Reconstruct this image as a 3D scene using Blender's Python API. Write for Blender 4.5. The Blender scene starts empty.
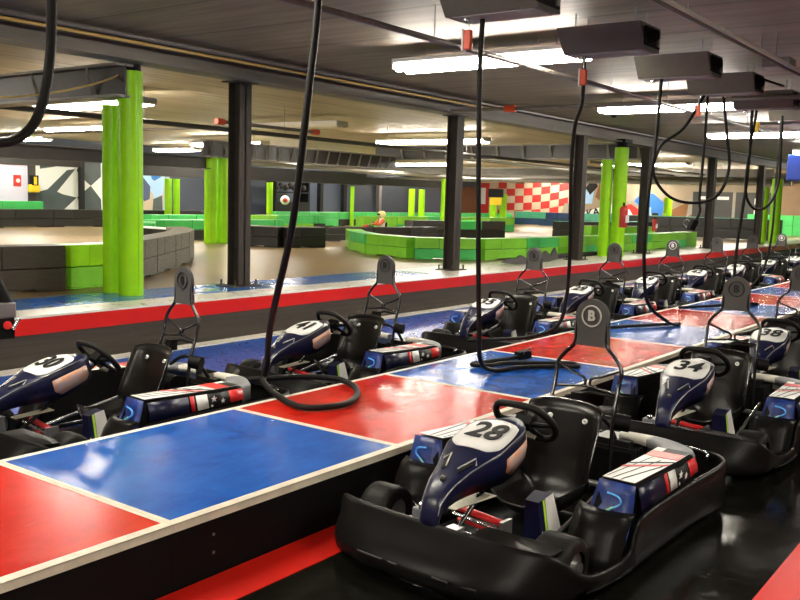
import bpy, math, random
from mathutils import Vector, Matrix
random.seed(7)
PI = math.pi
SC = bpy.context.scene
COL = SC.collection

# ---------------------------------------------------------------- materials
def mat(name, col, rough=0.5, metal=0.0, noise=0.0, nscale=8.0, bump=0.0, bscale=40.0, rvar=0.0,
        emit=None, estr=0.0, coat=0.0, col2=None, stretch=None, spec=None):
    m = bpy.data.materials.new(name); m.use_nodes = True
    nt = m.node_tree; N = nt.nodes; L = nt.links
    b = N['Principled BSDF']
    b.inputs['Base Color'].default_value = (*col, 1)
    b.inputs['Roughness'].default_value = rough
    b.inputs['Metallic'].default_value = metal
    if spec is not None: b.inputs['Specular IOR Level'].default_value = spec
    if coat:
        b.inputs['Coat Weight'].default_value = coat
        b.inputs['Coat Roughness'].default_value = 0.08
    if emit:
        b.inputs['Emission Color'].default_value = (*emit, 1)
        b.inputs['Emission Strength'].default_value = estr
    if noise or bump or rvar or col2:
        tc = N.new('ShaderNodeTexCoord'); mp = N.new('ShaderNodeMapping')
        L.new(tc.outputs['Object'], mp.inputs['Vector'])
        if stretch: mp.inputs['Scale'].default_value = stretch
    if noise or col2 or rvar:
        n = N.new('ShaderNodeTexNoise'); n.inputs['Scale'].default_value = nscale
        n.inputs['Detail'].default_value = 6; n.inputs['Roughness'].default_value = .65
        L.new(mp.outputs['Vector'], n.inputs['Vector'])
        if noise or col2:
            r = N.new('ShaderNodeValToRGB')
            c2 = col2 if col2 else tuple(c * (1 - noise) for c in col)
            r.color_ramp.elements[0].color = (*c2, 1); r.color_ramp.elements[1].color = (*col, 1)
            r.color_ramp.elements[0].position = .35; r.color_ramp.elements[1].position = .65
            L.new(n.outputs['Fac'], r.inputs['Fac']); L.new(r.outputs['Color'], b.inputs['Base Color'])
        if rvar:
            mr = N.new('ShaderNodeMapRange'); mr.inputs['From Min'].default_value = .3; mr.inputs['From Max'].default_value = .7
            mr.inputs['To Min'].default_value = max(.02, rough - rvar); mr.inputs['To Max'].default_value = rough + rvar
            L.new(n.outputs['Fac'], mr.inputs['Value']); L.new(mr.outputs['Result'], b.inputs['Roughness'])
    if bump:
        n2 = N.new('ShaderNodeTexNoise'); n2.inputs['Scale'].default_value = bscale; n2.inputs['Detail'].default_value = 4
        L.new(mp.outputs['Vector'], n2.inputs['Vector'])
        bp = N.new('ShaderNodeBump'); bp.inputs['Strength'].default_value = bump; bp.inputs['Distance'].default_value = .01
        L.new(n2.outputs['Fac'], bp.inputs['Height']); L.new(bp.outputs['Normal'], b.inputs['Normal'])
    return m

M = {}
def D(k, *a, **kw): M[k] = mat(k, *a, **kw)
D('plastic', (.0065, .006, .0055), .33, bump=.06, bscale=9, rvar=.06, nscale=5, spec=.08)
D('black', (.004, .004, .004), .55, spec=.12)
D('seatblack', (.007, .006, .005), .30, spec=.35, bump=.06, bscale=5)
D('rubber', (.008, .0072, .0065), .5, spec=.15, bump=.2, bscale=60)
D('padgrey', (.055, .052, .048), .6, bump=.1, bscale=200)
D('embossed', (.014, .013, .012), .35, spec=.3)
D('tubeblack', (.012, .012, .013), .18, coat=.4)
D('navy', (.007, .010, .045), .32, col2=(.005, .006, .026), nscale=4, spec=.4)
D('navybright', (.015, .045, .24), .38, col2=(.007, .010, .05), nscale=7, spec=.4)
D('logoblue', (.10, .42, .95), .35)
D('logogreen', (.35, .85, .45), .35)
D('plate', (.80, .80, .77), .4)
D('ink', (.008, .008, .009), .5, spec=.25)
D('slotshade', (.002, .002, .002), .9, spec=.05)
D('inkgrey', (.50, .48, .42), .35)
D('white', (.78, .77, .74), .4)
D('cream', (.72, .66, .52), .5, noise=.2, nscale=10)
D('redp', (.60, .02, .02), .35)
D('sticker', (.75, .30, .08), .35, col2=(.62, .56, .62), nscale=14)
D('stickerpink', (.55, .25, .24), .35, col2=(.62, .56, .58), nscale=16)
D('silver', (.62, .62, .62), .25, metal=.9)
D('steel', (.35, .34, .33), .35, metal=.8)
D('greyplastic', (.17, .175, .19), .45)
D('lime', (.32, .72, .005), .4, spec=.3, noise=.12, nscale=3)
D('limeline', (.45, .75, .05), .4)
D('blockgreen', (.22, .62, .03), .42, noise=.2, nscale=2, rvar=.1)
D('blockmint', (.06, .54, .12), .42, noise=.2, nscale=2, rvar=.1)
D('blockteal', (.10, .55, .36), .42, noise=.15, nscale=2)
D('blockblue', (.015, .06, .20), .42, noise=.3, nscale=4)
D('blockblack', (.010, .009, .008), .45, noise=.3, nscale=4)
D('blockbrown', (.060, .045, .030), .5, noise=.35, nscale=5, stretch=(1, 1, 5), bump=.3, bscale=10)
D('blockgrey', (.15, .14, .12), .5, noise=.4, nscale=6, stretch=(1, 1, 4), bump=.3, bscale=12)
D('column', (.050, .040, .033), .5, noise=.2, nscale=5, spec=.25)
D('beam', (.20, .18, .155), .5, noise=.25, nscale=3, stretch=(.3, 1, 3))
D('beamdark', (.022, .019, .018), .5, noise=.3, nscale=3)
D('duct', (.30, .29, .26), .4, noise=.2, nscale=3, stretch=(.2, 1, 1), metal=.3)
D('pipe', (.16, .14, .12), .4, noise=.3, nscale=8)
D('pipewhite', (.62, .58, .50), .35)
D('piperust', (.32, .14, .06), .5, noise=.4, nscale=10)
D('brass', (.62, .42, .12), .4)
D('charger', (.10, .095, .075), .5, noise=.15, nscale=6)
D('chargerlight', (.30, .29, .26), .45)
D('orange', (.62, .06, .008), .45)
D('yellow', (.85, .55, .02), .45)
D('bluebox', (.006, .04, .32), .5)
D('tube_lit', (1, .97, .9), .4, emit=(1, .93, .80), estr=78)
D('tube_off', (.80, .76, .62), .4)
D('wallgrey', (.060, .075, .115), .55, noise=.15, nscale=.5)
D('walllav', (.62, .60, .74), .6)
D('walldark', (.05, .048, .045), .6)
D('murwhite', (.80, .84, .82), .55)
D('murdark', (.055, .08, .085), .5, noise=.2, nscale=2)
D('murblue', (.03, .16, .48), .5)
D('murlight', (.35, .55, .80), .5)
D('murnavy', (.05, .07, .14), .5)
D('murcream', (.52, .43, .31), .5)
D('murbase', (.36, .28, .19), .5, noise=.15, nscale=1)
D('murred', (.50, .025, .02), .5)
D('murgrey', (.30, .27, .22), .5)
D('murbrown', (.26, .11, .035), .5, noise=.3, nscale=1)
D('murtan', (.36, .21, .10), .5, noise=.2, nscale=1)
D('murslate', (.035, .032, .03), .5)
D('woodbrown', (.17, .075, .03), .5, noise=.3, nscale=3)
D('skirt', (.012, .010, .009), .6)
D('skin', (.60, .36, .24), .5)
D('suitorange', (.65, .13, .03), .6)
D('redpaint', (.58, .012, .006), .32)
D('whitepaint_and_glare', (.76, .73, .64), .3, noise=.06, nscale=6, rvar=.05)
D('ledgegrey', (.055, .046, .036), .6, spec=.2, noise=.35, nscale=5, stretch=(.2, 1, 4), bump=.2, bscale=14)
D('lanefloor', (.006, .006, .004), .16, noise=.5, nscale=2, rvar=.08, bump=.25, bscale=7, spec=.07)
D('ledgetop', (.02, .12, .50), .22, col2=(.03, .18, .52), nscale=1.6, rvar=.08, bump=.12, bscale=8)
D('bluelane', (.012, .075, .34), .3, rvar=.06)
D('helmet', (.75, .68, .30), .3)

def paint(name, c1, c2, wear):
    """worn glossy deck paint on plywood: brush streaks, scuffs, uneven gloss"""
    m = bpy.data.materials.new(name); m.use_nodes = True
    nt = m.node_tree; N = nt.nodes; L = nt.links; b = N['Principled BSDF']
    tc = N.new('ShaderNodeTexCoord')
    def noise(scale, sx, sy, det=6):
        mp = N.new('ShaderNodeMapping'); mp.inputs['Scale'].default_value = (sx, sy, 1)
        L.new(tc.outputs['Object'], mp.inputs['Vector'])
        n = N.new('ShaderNodeTexNoise'); n.inputs['Scale'].default_value = scale; n.inputs['Detail'].default_value = det
        n.inputs['Roughness'].default_value = .7; L.new(mp.outputs['Vector'], n.inputs['Vector']); return n
    n1 = noise(3, 1, 1.6); n2 = noise(9, 1, 7); n3 = noise(26, 1, 3, 8)
    r1 = N.new('ShaderNodeValToRGB'); r1.color_ramp.elements[0].color = (*c2, 1); r1.color_ramp.elements[1].color = (*c1, 1)
    r1.color_ramp.elements[0].position = .32; r1.color_ramp.elements[1].position = .62
    L.new(n1.outputs['Fac'], r1.inputs['Fac'])
    r2 = N.new('ShaderNodeValToRGB'); r2.color_ramp.elements[0].color = (0, 0, 0, 1); r2.color_ramp.elements[1].color = (1, 1, 1, 1)
    r2.color_ramp.elements[0].position = .60; r2.color_ramp.elements[1].position = .78
    L.new(n2.outputs['Fac'], r2.inputs['Fac'])
    mx = N.new('ShaderNodeMixRGB'); mx.inputs['Color2'].default_value = (*wear, 1)
    ml = N.new('ShaderNodeMath'); ml.operation = 'MULTIPLY'; ml.inputs[1].default_value = .35
    L.new(r2.outputs['Color'], ml.inputs[0]); L.new(ml.outputs[0], mx.inputs['Fac'])
    L.new(r1.outputs['Color'], mx.inputs['Color1']); L.new(mx.outputs['Color'], b.inputs['Base Color'])
    mr = N.new('ShaderNodeMapRange'); mr.inputs['From Min'].default_value = .3; mr.inputs['From Max'].default_value = .7
    mr.inputs['To Min'].default_value = .10; mr.inputs['To Max'].default_value = .24; b.inputs['Specular IOR Level'].default_value = .55
    L.new(n1.outputs['Fac'], mr.inputs['Value']); L.new(mr.outputs['Result'], b.inputs['Roughness'])
    bp = N.new('ShaderNodeBump'); bp.inputs['Strength'].default_value = .22; bp.inputs['Distance'].default_value = .004
    L.new(n3.outputs['Fac'], bp.inputs['Height']); L.new(bp.outputs['Normal'], b.inputs['Normal'])
    return m
M['deckred'] = paint('deckred', (.60, .016, .007), (.45, .010, .005), (.75, .25, .14))
M['deckblue'] = paint('deckblue', (.010, .105, .46), (.006, .065, .33), (.22, .42, .66))

def ceiling_mat(name, axis, c1, c2, pitch):
    """precast concrete planks: dark joints plus long faint streaks"""
    m = bpy.data.materials.new(name); m.use_nodes = True
    nt = m.node_tree; N = nt.nodes; L = nt.links; b = N['Principled BSDF']; b.inputs['Roughness'].default_value = .55
    tc = N.new('ShaderNodeTexCoord'); sp = N.new('ShaderNodeSeparateXYZ'); L.new(tc.outputs['Object'], sp.inputs[0])
    d = N.new('ShaderNodeMath'); d.operation = 'DIVIDE'; d.inputs[1].default_value = pitch; L.new(sp.outputs[axis], d.inputs[0])
    f = N.new('ShaderNodeMath'); f.operation = 'FRACT'; L.new(d.outputs[0], f.inputs[0])
    r = N.new('ShaderNodeValToRGB'); e = r.color_ramp.elements
    e[0].position = 0; e[0].color = (.12, .12, .12, 1); e[1].position = .045; e[1].color = (1, 1, 1, 1)
    L.new(f.outputs[0], r.inputs['Fac'])
    mp = N.new('ShaderNodeMapping'); mp.inputs['Scale'].default_value = (6, .5, 1) if axis == 0 else (.5, 6, 1)
    L.new(tc.outputs['Object'], mp.inputs['Vector'])
    n = N.new('ShaderNodeTexNoise'); n.inputs['Scale'].default_value = 1.3; n.inputs['Detail'].default_value = 8
    L.new(mp.outputs['Vector'], n.inputs['Vector'])
    rc = N.new('ShaderNodeValToRGB'); rc.color_ramp.elements[0].color = (*c2, 1); rc.color_ramp.elements[1].color = (*c1, 1)
    rc.color_ramp.elements[0].position = .35; rc.color_ramp.elements[1].position = .62
    L.new(n.outputs['Fac'], rc.inputs['Fac'])
    mx = N.new('ShaderNodeMixRGB'); mx.blend_type = 'MULTIPLY'; mx.inputs['Fac'].default_value = 1
    L.new(rc.outputs['Color'], mx.inputs['Color1']); L.new(r.outputs['Color'], mx.inputs['Color2'])
    L.new(mx.outputs['Color'], b.inputs['Base Color'])
    return m
M['ceilA'] = ceiling_mat('ceilA', 0, (.235, .175, .120), (.15, .11, .078), 1.2)
M['ceilB'] = ceiling_mat('ceilB', 1, (.50, .43, .29), (.38, .31, .20), 1.2)

def track_mat():
    m = bpy.data.materials.new('track'); m.use_nodes = True
    nt = m.node_tree; N = nt.nodes; L = nt.links; b = N['Principled BSDF']
    tc = N.new('ShaderNodeTexCoord')
    n = N.new('ShaderNodeTexNoise'); n.inputs['Scale'].default_value = .35; n.inputs['Detail'].default_value = 7; n.inputs['Distortion'].default_value = .6
    L.new(tc.outputs['Object'], n.inputs['Vector'])
    r = N.new('ShaderNodeValToRGB'); e = r.color_ramp.elements
    e[0].position = .3; e[0].color = (.23, .155, .072, 1); e[1].position = .68; e[1].color = (.42, .315, .165, 1)
    L.new(n.outputs['Fac'], r.inputs['Fac']); L.new(r.outputs['Color'], b.inputs['Base Color'])
    mr = N.new('ShaderNodeMapRange'); mr.inputs['To Min'].default_value = .2; mr.inputs['To Max'].default_value = .5
    L.new(n.outputs['Fac'], mr.inputs['Value']); L.new(mr.outputs['Result'], b.inputs['Roughness'])
    n2 = N.new('ShaderNodeTexNoise'); n2.inputs['Scale'].default_value = 5
    L.new(tc.outputs['Object'], n2.inputs['Vector'])
    bp = N.new('ShaderNodeBump'); bp.inputs['Strength'].default_value = .15; bp.inputs['Distance'].default_value = .01
    L.new(n2.outputs['Fac'], bp.inputs['Height']); L.new(bp.outputs['Normal'], b.inputs['Normal'])
    return m
M['track'] = track_mat()

# ---------------------------------------------------------------- mesh builder
def catmull(pts, n=6, closed=False):
    P = [Vector(p) for p in pts]; out = []; k = len(P)
    for i in range(k if closed else k - 1):
        if closed: a, b, c, d = P[(i - 1) % k], P[i], P[(i + 1) % k], P[(i + 2) % k]
        else:
            b, c = P[i], P[i + 1]; a = P[i - 1] if i else b + (b - c); d = P[i + 2] if i + 2 < k else c + (c - b)
        for j in range(n):
            t = j / n; t2 = t * t; t3 = t2 * t
            out.append(.5 * ((2 * b) + (c - a) * t + (2 * a - 5 * b + 4 * c - d) * t2 + (3 * b - a - 3 * c + d) * t3))
    if not closed: out.append(P[-1])
    return out

class MB:
    def __init__(s, T=None): s.v = []; s.f = []; s.m = []; s.ms = []; s.sm = []; s.T = T
    def mi(s, m):
        m = M[m] if isinstance(m, str) else m
        if m not in s.ms: s.ms.append(m)
        return s.ms.index(m)
    def add(s, vs, fs, m, smooth=False):
        o = len(s.v); s.v += [tuple(s.T @ Vector(v)) if s.T else tuple(v) for v in vs]
        k = s.mi(m)
        for f in fs: s.f.append([i + o for i in f]); s.m.append(k); s.sm.append(smooth)
    def box(s, a, b, m, R=None, c=None):
        x0, y0, z0 = a; x1, y1, z1 = b
        vs = [Vector(p) for p in ((x0, y0, z0), (x1, y0, z0), (x1, y1, z0), (x0, y1, z0), (x0, y0, z1), (x1, y0, z1), (x1, y1, z1), (x0, y1, z1))]
        if R is not None:
            c = Vector(c) if c is not None else (Vector(a) + Vector(b)) / 2
            vs = [c + R @ (v - c) for v in vs]
        s.add(vs, [(0, 3, 2, 1), (4, 5, 6, 7), (0, 1, 5, 4), (1, 2, 6, 5), (2, 3, 7, 6), (3, 0, 4, 7)], m); return s
    def hexa(s, vs, m):
        s.add(vs, [(0, 3, 2, 1), (4, 5, 6, 7), (0, 1, 5, 4), (1, 2, 6, 5), (2, 3, 7, 6), (3, 0, 4, 7)], m); return s
    def quad(s, vs, m): s.add(vs, [tuple(range(len(vs)))], m); return s
    def tube(s, pts, r, m, n=8, closed=False, cap=True):
        P = [Vector(p) for p in pts]; k = len(P); vs = []; prev = None
        for i in range(k):
            if closed: t = P[(i + 1) % k] - P[i - 1]
            else: t = P[min(i + 1, k - 1)] - P[max(i - 1, 0)]
            if t.length < 1e-9: t = Vector((0, 0, 1))
            t.normalize()
            if prev is None:
                u = Vector((0, 0, 1)) if abs(t.z) < .9 else Vector((1, 0, 0)); u = (u - t * u.dot(t)).normalized()
            else:
                u = prev - t * prev.dot(t)
                u = u.normalized() if u.length > 1e-6 else prev
            prev = u; w = t.cross(u); rr = r[i] if isinstance(r, (list, tuple)) else r
            for j in range(n):
                a = 2 * PI * j / n; vs.append(P[i] + u * math.cos(a) * rr + w * math.sin(a) * rr)
        fs = []
        for i in range(k if closed else k - 1):
            a = i * n; b = ((i + 1) % k) * n
            for j in range(n): fs.append((a + j, a + (j + 1) % n, b + (j + 1) % n, b + j))
        s.add(vs, fs, m, True)
        if cap and not closed:
            s.add(vs[:n], [tuple(reversed(range(n)))], m); s.add(vs[-n:], [tuple(range(n))], m)
        return s
    def cyl(s, a, b, r, m, n=16): return s.tube([a, b], r, m, n)
    def grid(s, rows, m, smooth=True, closed=False):
        n = len(rows[0]); vs = [p for r in rows for p in r]; fs = []
        for i in range(len(rows) - 1):
            for j in range(n if closed else n - 1):
                fs.append((i * n + j, i * n + (j + 1) % n, (i + 1) * n + (j + 1) % n, (i + 1) * n + j))
        s.add(vs, fs, m, smooth); return s
    def prism(s, poly, d, m, m2=None, smooth=False):
        """polygon (3D points) swept by vector d"""
        d = Vector(d); n = len(poly); a = [Vector(p) for p in poly]; b = [p + d for p in a]
        s.add(a, [tuple(range(n))], m); s.add(b, [tuple(reversed(range(n)))], m)
        s.add(a + b, [(i, i + n, (i + 1) % n + n, (i + 1) % n) for i in range(n)], m2 or m, smooth); return s
    def sph(s, c, r, m, n=12, sc=(1, 1, 1)):
        c = Vector(c); rows = []
        for i in range(n + 1):
            a = PI * i / n
            rows.append([c + Vector((r * sc[0] * math.sin(a) * math.cos(2 * PI * j / (2 * n)), r * sc[1] * math.sin(a) * math.sin(2 * PI * j / (2 * n)), r * sc[2] * math.cos(a))) for j in range(2 * n)])
        return s.grid(rows, m, True, True)
    def mesh(s, name):
        me = bpy.data.meshes.new(name); me.from_pydata(s.v, [], s.f)
        for m in s.ms: me.materials.append(m)
        me.polygons.foreach_set('material_index', s.m); me.polygons.foreach_set('use_smooth', s.sm)
        me.update(); return me
    def build(s, name, parent=None, bev=0.0, solid=0.0):
        o = bpy.data.objects.new(name, s.mesh(name)); COL.objects.link(o)
        if parent: o.parent = parent
        if solid:
            md = o.modifiers.new('Solidify', 'SOLIDIFY'); md.thickness = solid; md.offset = 0
        if bev:
            md = o.modifiers.new('Bevel', 'BEVEL'); md.width = bev; md.segments = 2; md.limit_method = 'ANGLE'
        return o

def tag(o, label, cat, group=None, kind=None):
    if label: o['label'] = label
    if cat: o['category'] = cat
    if group: o['group'] = group
    if kind: o['kind'] = kind
    return o
def thing(name, loc, label, cat, group=None, rz=0):
    o = bpy.data.objects.new(name, None); o.empty_display_size = .1; COL.objects.link(o)
    o.location = loc; o.rotation_euler = (0, 0, rz); return tag(o, label, cat, group)
def struct(o): o['kind'] = 'structure'; return o
def dup(o, parent=None):
    c = o.copy(); COL.objects.link(c)
    if parent is not None: c.parent = parent
    for ch in list(KIDS.get(o, o.children)): dup(ch, c)
    return c
KIDS = {}

def text_mesh(txt, size, m, extrude=.002, offset=.0, shear=.0, align='CENTER'):
    cu = bpy.data.curves.new('t', 'FONT'); cu.body = txt; cu.size = size; cu.extrude = extrude; cu.offset = offset
    cu.shear = shear; cu.align_x = align; cu.align_y = 'CENTER'; cu.resolution_u = 4
    o = bpy.data.objects.new('t', cu); COL.objects.link(o)
    bpy.context.view_layer.update(); dg = bpy.context.evaluated_depsgraph_get()
    me = bpy.data.meshes.new_from_object(o.evaluated_get(dg))
    bpy.data.objects.remove(o); bpy.data.curves.remove(cu)
    me.materials.clear(); me.materials.append(M[m]); return me
def frame(origin, ex, ey):
    ex = Vector(ex).normalized(); ey = Vector(ey); ez = ex.cross(ey).normalized(); ey = ez.cross(ex)
    T = Matrix((ex, ey, ez)).transposed().to_4x4(); T.translation = Vector(origin); return T
def text_obj(name, me, T, parent):
    o = bpy.data.objects.new(name, me); COL.objects.link(o); o.parent = parent; o.matrix_local = T; return o

# ---------------------------------------------------------------- camera
F_PX = 905.0
yaw, pit, rol = math.radians(36.35), math.radians(6.4), math.radians(1.6)
Fv = Vector((math.cos(yaw) * math.cos(pit), math.sin(yaw) * math.cos(pit), -math.sin(pit)))
Rv = Vector((math.sin(yaw), -math.cos(yaw), 0)); Uv = Rv.cross(Fv)
c_, s_ = math.cos(rol), math.sin(rol); Rv, Uv = c_ * Rv + s_ * Uv, -s_ * Rv + c_ * Uv
cam = bpy.data.cameras.new('camera'); cam.sensor_width = 36; cam.lens = F_PX / 800 * 36; cam.clip_end = 300
co = bpy.data.objects.new('camera', cam); COL.objects.link(co); SC.camera = co
T = Matrix((Rv, Uv, -Fv)).transposed().to_4x4(); T.translation = Vector((0, 0, 1.5)); co.matrix_world = T

G = -.32       # lane floor
TZ = .20       # track level behind the ledge
CZ = 3.32      # ceiling

# ---------------------------------------------------------------- setting
def slab(name, a, b, m, lab=None): o = MB().box(a, b, m).build(name); struct(o); return o
slab('floor', (-6, -7, G - .2), (50, 3.2, G), 'lanefloor')
slab('floor_far_lane', (-6, 4.6, G - .2), (50, 8.5, G), 'bluelane')
slab('floor_track', (-6, 8.95, TZ - .25), (50, 30.2, TZ - .004), 'track')
slab('trim_1', (-6, 2.878, G), (50, 3.15, G + .004), 'redpaint')
slab('trim_2', (-6, .77, G), (50, 1.045, G + .004), 'redpaint')
slab('trim_3', (-6, 8.2, G), (50, 8.44, G + .005), 'whitepaint_and_glare')
MB().box((5.49, 1.05, G), (5.512, 2.87, G + .003), 'murgrey')
# raised ledge with red band and white edge
lb = MB(); lb.box((-6, 8.45, G), (50, 8.96, .03), 'ledgegrey'); lb.box((-6, 8.445, .01), (50, 8.96, TZ - .012), 'redpaint')
struct(lb.build('trim_4'))
slab('trim_5', (-6, 8.44, TZ - .02), (50, 8.93, TZ + .004), 'whitepaint_and_glare')
slab('trim_6', (-6, 8.93, TZ - .01), (13.2, 9.85, TZ + .003), 'ledgetop')
slab('trim_7', (13.2, 8.93, TZ - .01), (50, 9.9, TZ + .003), 'whitepaint_and_glare')  # glare on the far ledge top, put in as white colour
slab('ceiling', (-6, -7, CZ), (50, 9.15, CZ + .2), 'ceilA')
slab('ceiling_rear', (-6, 9.15, CZ), (50, 30.2, CZ + .2), 'ceilB')
slab('wall_left', (-6, 30, G), (50.2, 30.2, CZ), 'wallgrey')
slab('wall_end', (48.6, -7, G), (48.8, 30.2, CZ), 'murtan')
slab('wall_right', (-6, -7.2, G), (50, -7, CZ), 'walldark')
slab('wall_behind', (-6.2, -7, G), (-6, 30.2, CZ), 'walldark')

# ---------------------------------------------------------------- charging platform
PX0, PITCH = 2.6, 1.745
ordn = ['nearest', 'second', 'third', 'fourth', 'fifth', 'sixth', 'seventh', 'eighth', 'ninth', 'tenth', 'eleventh', 'twelfth',
        'thirteenth', 'fourteenth', 'fifteenth', 'sixteenth', 'seventeenth', 'eighteenth', 'nineteenth', 'twentieth']
for k in range(20):
    x0 = PX0 - PITCH * 1 + PITCH * k; x1 = x0 + PITCH
    colr = 'red' if k % 2 == 0 else 'blue'
    if k == 0: x0 -= 1.0
    lab = f'{colr} painted platform panel with cream border, ' + ('nearest the lower left corner' if k == 0 else f'{ordn[k]} panel counted from the lower left')
    p = thing('platform_panel', ((x0 + x1) / 2, 3.90, G), lab, 'platform panel', 'painted panels of the raised charging platform')
    cx = (x0 + x1) / 2; hx = (x1 - x0) / 2 - .001; yn, yf = 3.156 - 3.90, 4.648 - 3.90; Z = -G
    MB().box((-hx, yn + .012, 0), (hx, yf - .012, Z - .04), 'black').build('base', p)
    e = MB(); e.box((-hx, yn, Z - .04), (hx, yn + .03, Z), 'cream'); e.box((-hx, yf - .03, Z - .04), (hx, yf, Z), 'cream')
    e.box((-hx, yn, Z - .004), (hx, yn + .055, Z + .001), 'cream'); e.box((-hx, yf - .045, Z - .004), (hx, yf, Z + .001), 'whitepaint_and_glare')
    e.box((-hx, yn, Z - .004), (-hx + .026, yf, Z + .0012), 'cream'); e.box((hx - .022, yn, Z - .004), (hx, yf, Z + .0012), 'cream')
    e.build('border', p)
    MB().box((-hx + .004, yn + .03, Z - .04), (hx - .004, yf - .03, Z), 'deckred' if k % 2 == 0 else 'deckblue').build('painted_top', p)
    if k == 1:
        b = MB()
        for zz in (.11, .2): b.cyl((-.62, yn - .004 + .012, zz), (-.62, yn + .016, zz), .008, 'steel', 8)
        b.build('bolt', p)

# ---------------------------------------------------------------- go-kart
def strip(m0, xs, f, g, m, mb):  # band between two curves
    mb.grid([[f(x), g(x)] for x in xs], m)

def lerp(tab, x):
    if x <= tab[0][0]: return tab[0][1]
    for (a, va), (b, vb) in zip(tab, tab[1:]):
        if x <= b: return va + (vb - va) * (x - a) / (b - a)
    return tab[-1][1]
NZ = [(.24, .25), (.25, .31), (.262, .36), (.295, .40), (.336, .435), (.42, .48), (.50, .518), (.56, .545), (.66, .582), (.75, .612), (.82, .628), (.92, .63)]
NW = [(.24, .05), (.262, .055), (.336, .078), (.42, .10), (.50, .135), (.57, .165), (.71, .166), (.78, .150), (.85, .10), (.90, .05)]
ND = [(.215, .04), (.34, .09), (.48, .14), (.64, .19), (.84, .17), (.95, .08)]

def bumper_path():
    H = [(.24, 0, .265, .15), (.24, -.28, .265, .14), (.265, -.50, .26, .10), (.335, -.65, .235, .02), (.43, -.71, .16, -.01), (.56, -.73, .125, .01),
         (.82, -.735, .13, .02), (.89, -.735, .25, .01), (1.0, -.73, .285, .01), (1.3, -.715, .295, .01), (1.6, -.705, .30, .01), (1.88, -.72, .31, .01),
         (2.10, -.70, .315, .01), (2.23, -.57, .315, .01), (2.25, -.30, .30, .01)]
    L = H + [(2.26, 0, .29, .01)] + [(x, -y, z, o) for x, y, z, o in reversed(H[1:])]
    P = catmull([(a, b, c) for a, b, c, d in L], 3, True)
    O = []
    for i in range(len(L)):
        for j in range(3): O.append(L[i][3] + (L[(i + 1) % len(L)][3] - L[i][3]) * j / 3)
    return P, O

RIGID = {'wheel', 'hub', 'steering_wheel', 'headrest', 'badge_ring', 'badge_letter', 'roll_hoop', 'hoop_brace', 'brake_reservoir', 'battery_cover', 'air_filter', 'belt_reel'}
def MX(x): return 1.64 + (x - 1.64) * (1.12 if x < 1.64 else .96)
def MZ(x, z): return z * (1 + .065 * min(1, max(0, (1.5 - x) / .8)))
def remap(o):
    """proportions of this kart: longer ahead of the seat, a little higher at the nose"""
    n = o.name.split('.')[0]
    if n in ('number', 'badge_letter'): return
    vs = o.data.vertices
    cx = sum(v.co.x for v in vs) / len(vs); cz = sum(v.co.z for v in vs) / len(vs)
    for v in vs:
        if n in RIGID:
            v.co.x += MX(cx) - cx
            if n not in ('wheel', 'hub'): v.co.z += MZ(cx, cz) - cz
        else:
            x, z = v.co.x, v.co.z; v.co.x = MX(x); v.co.z = MZ(x, z)

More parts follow.
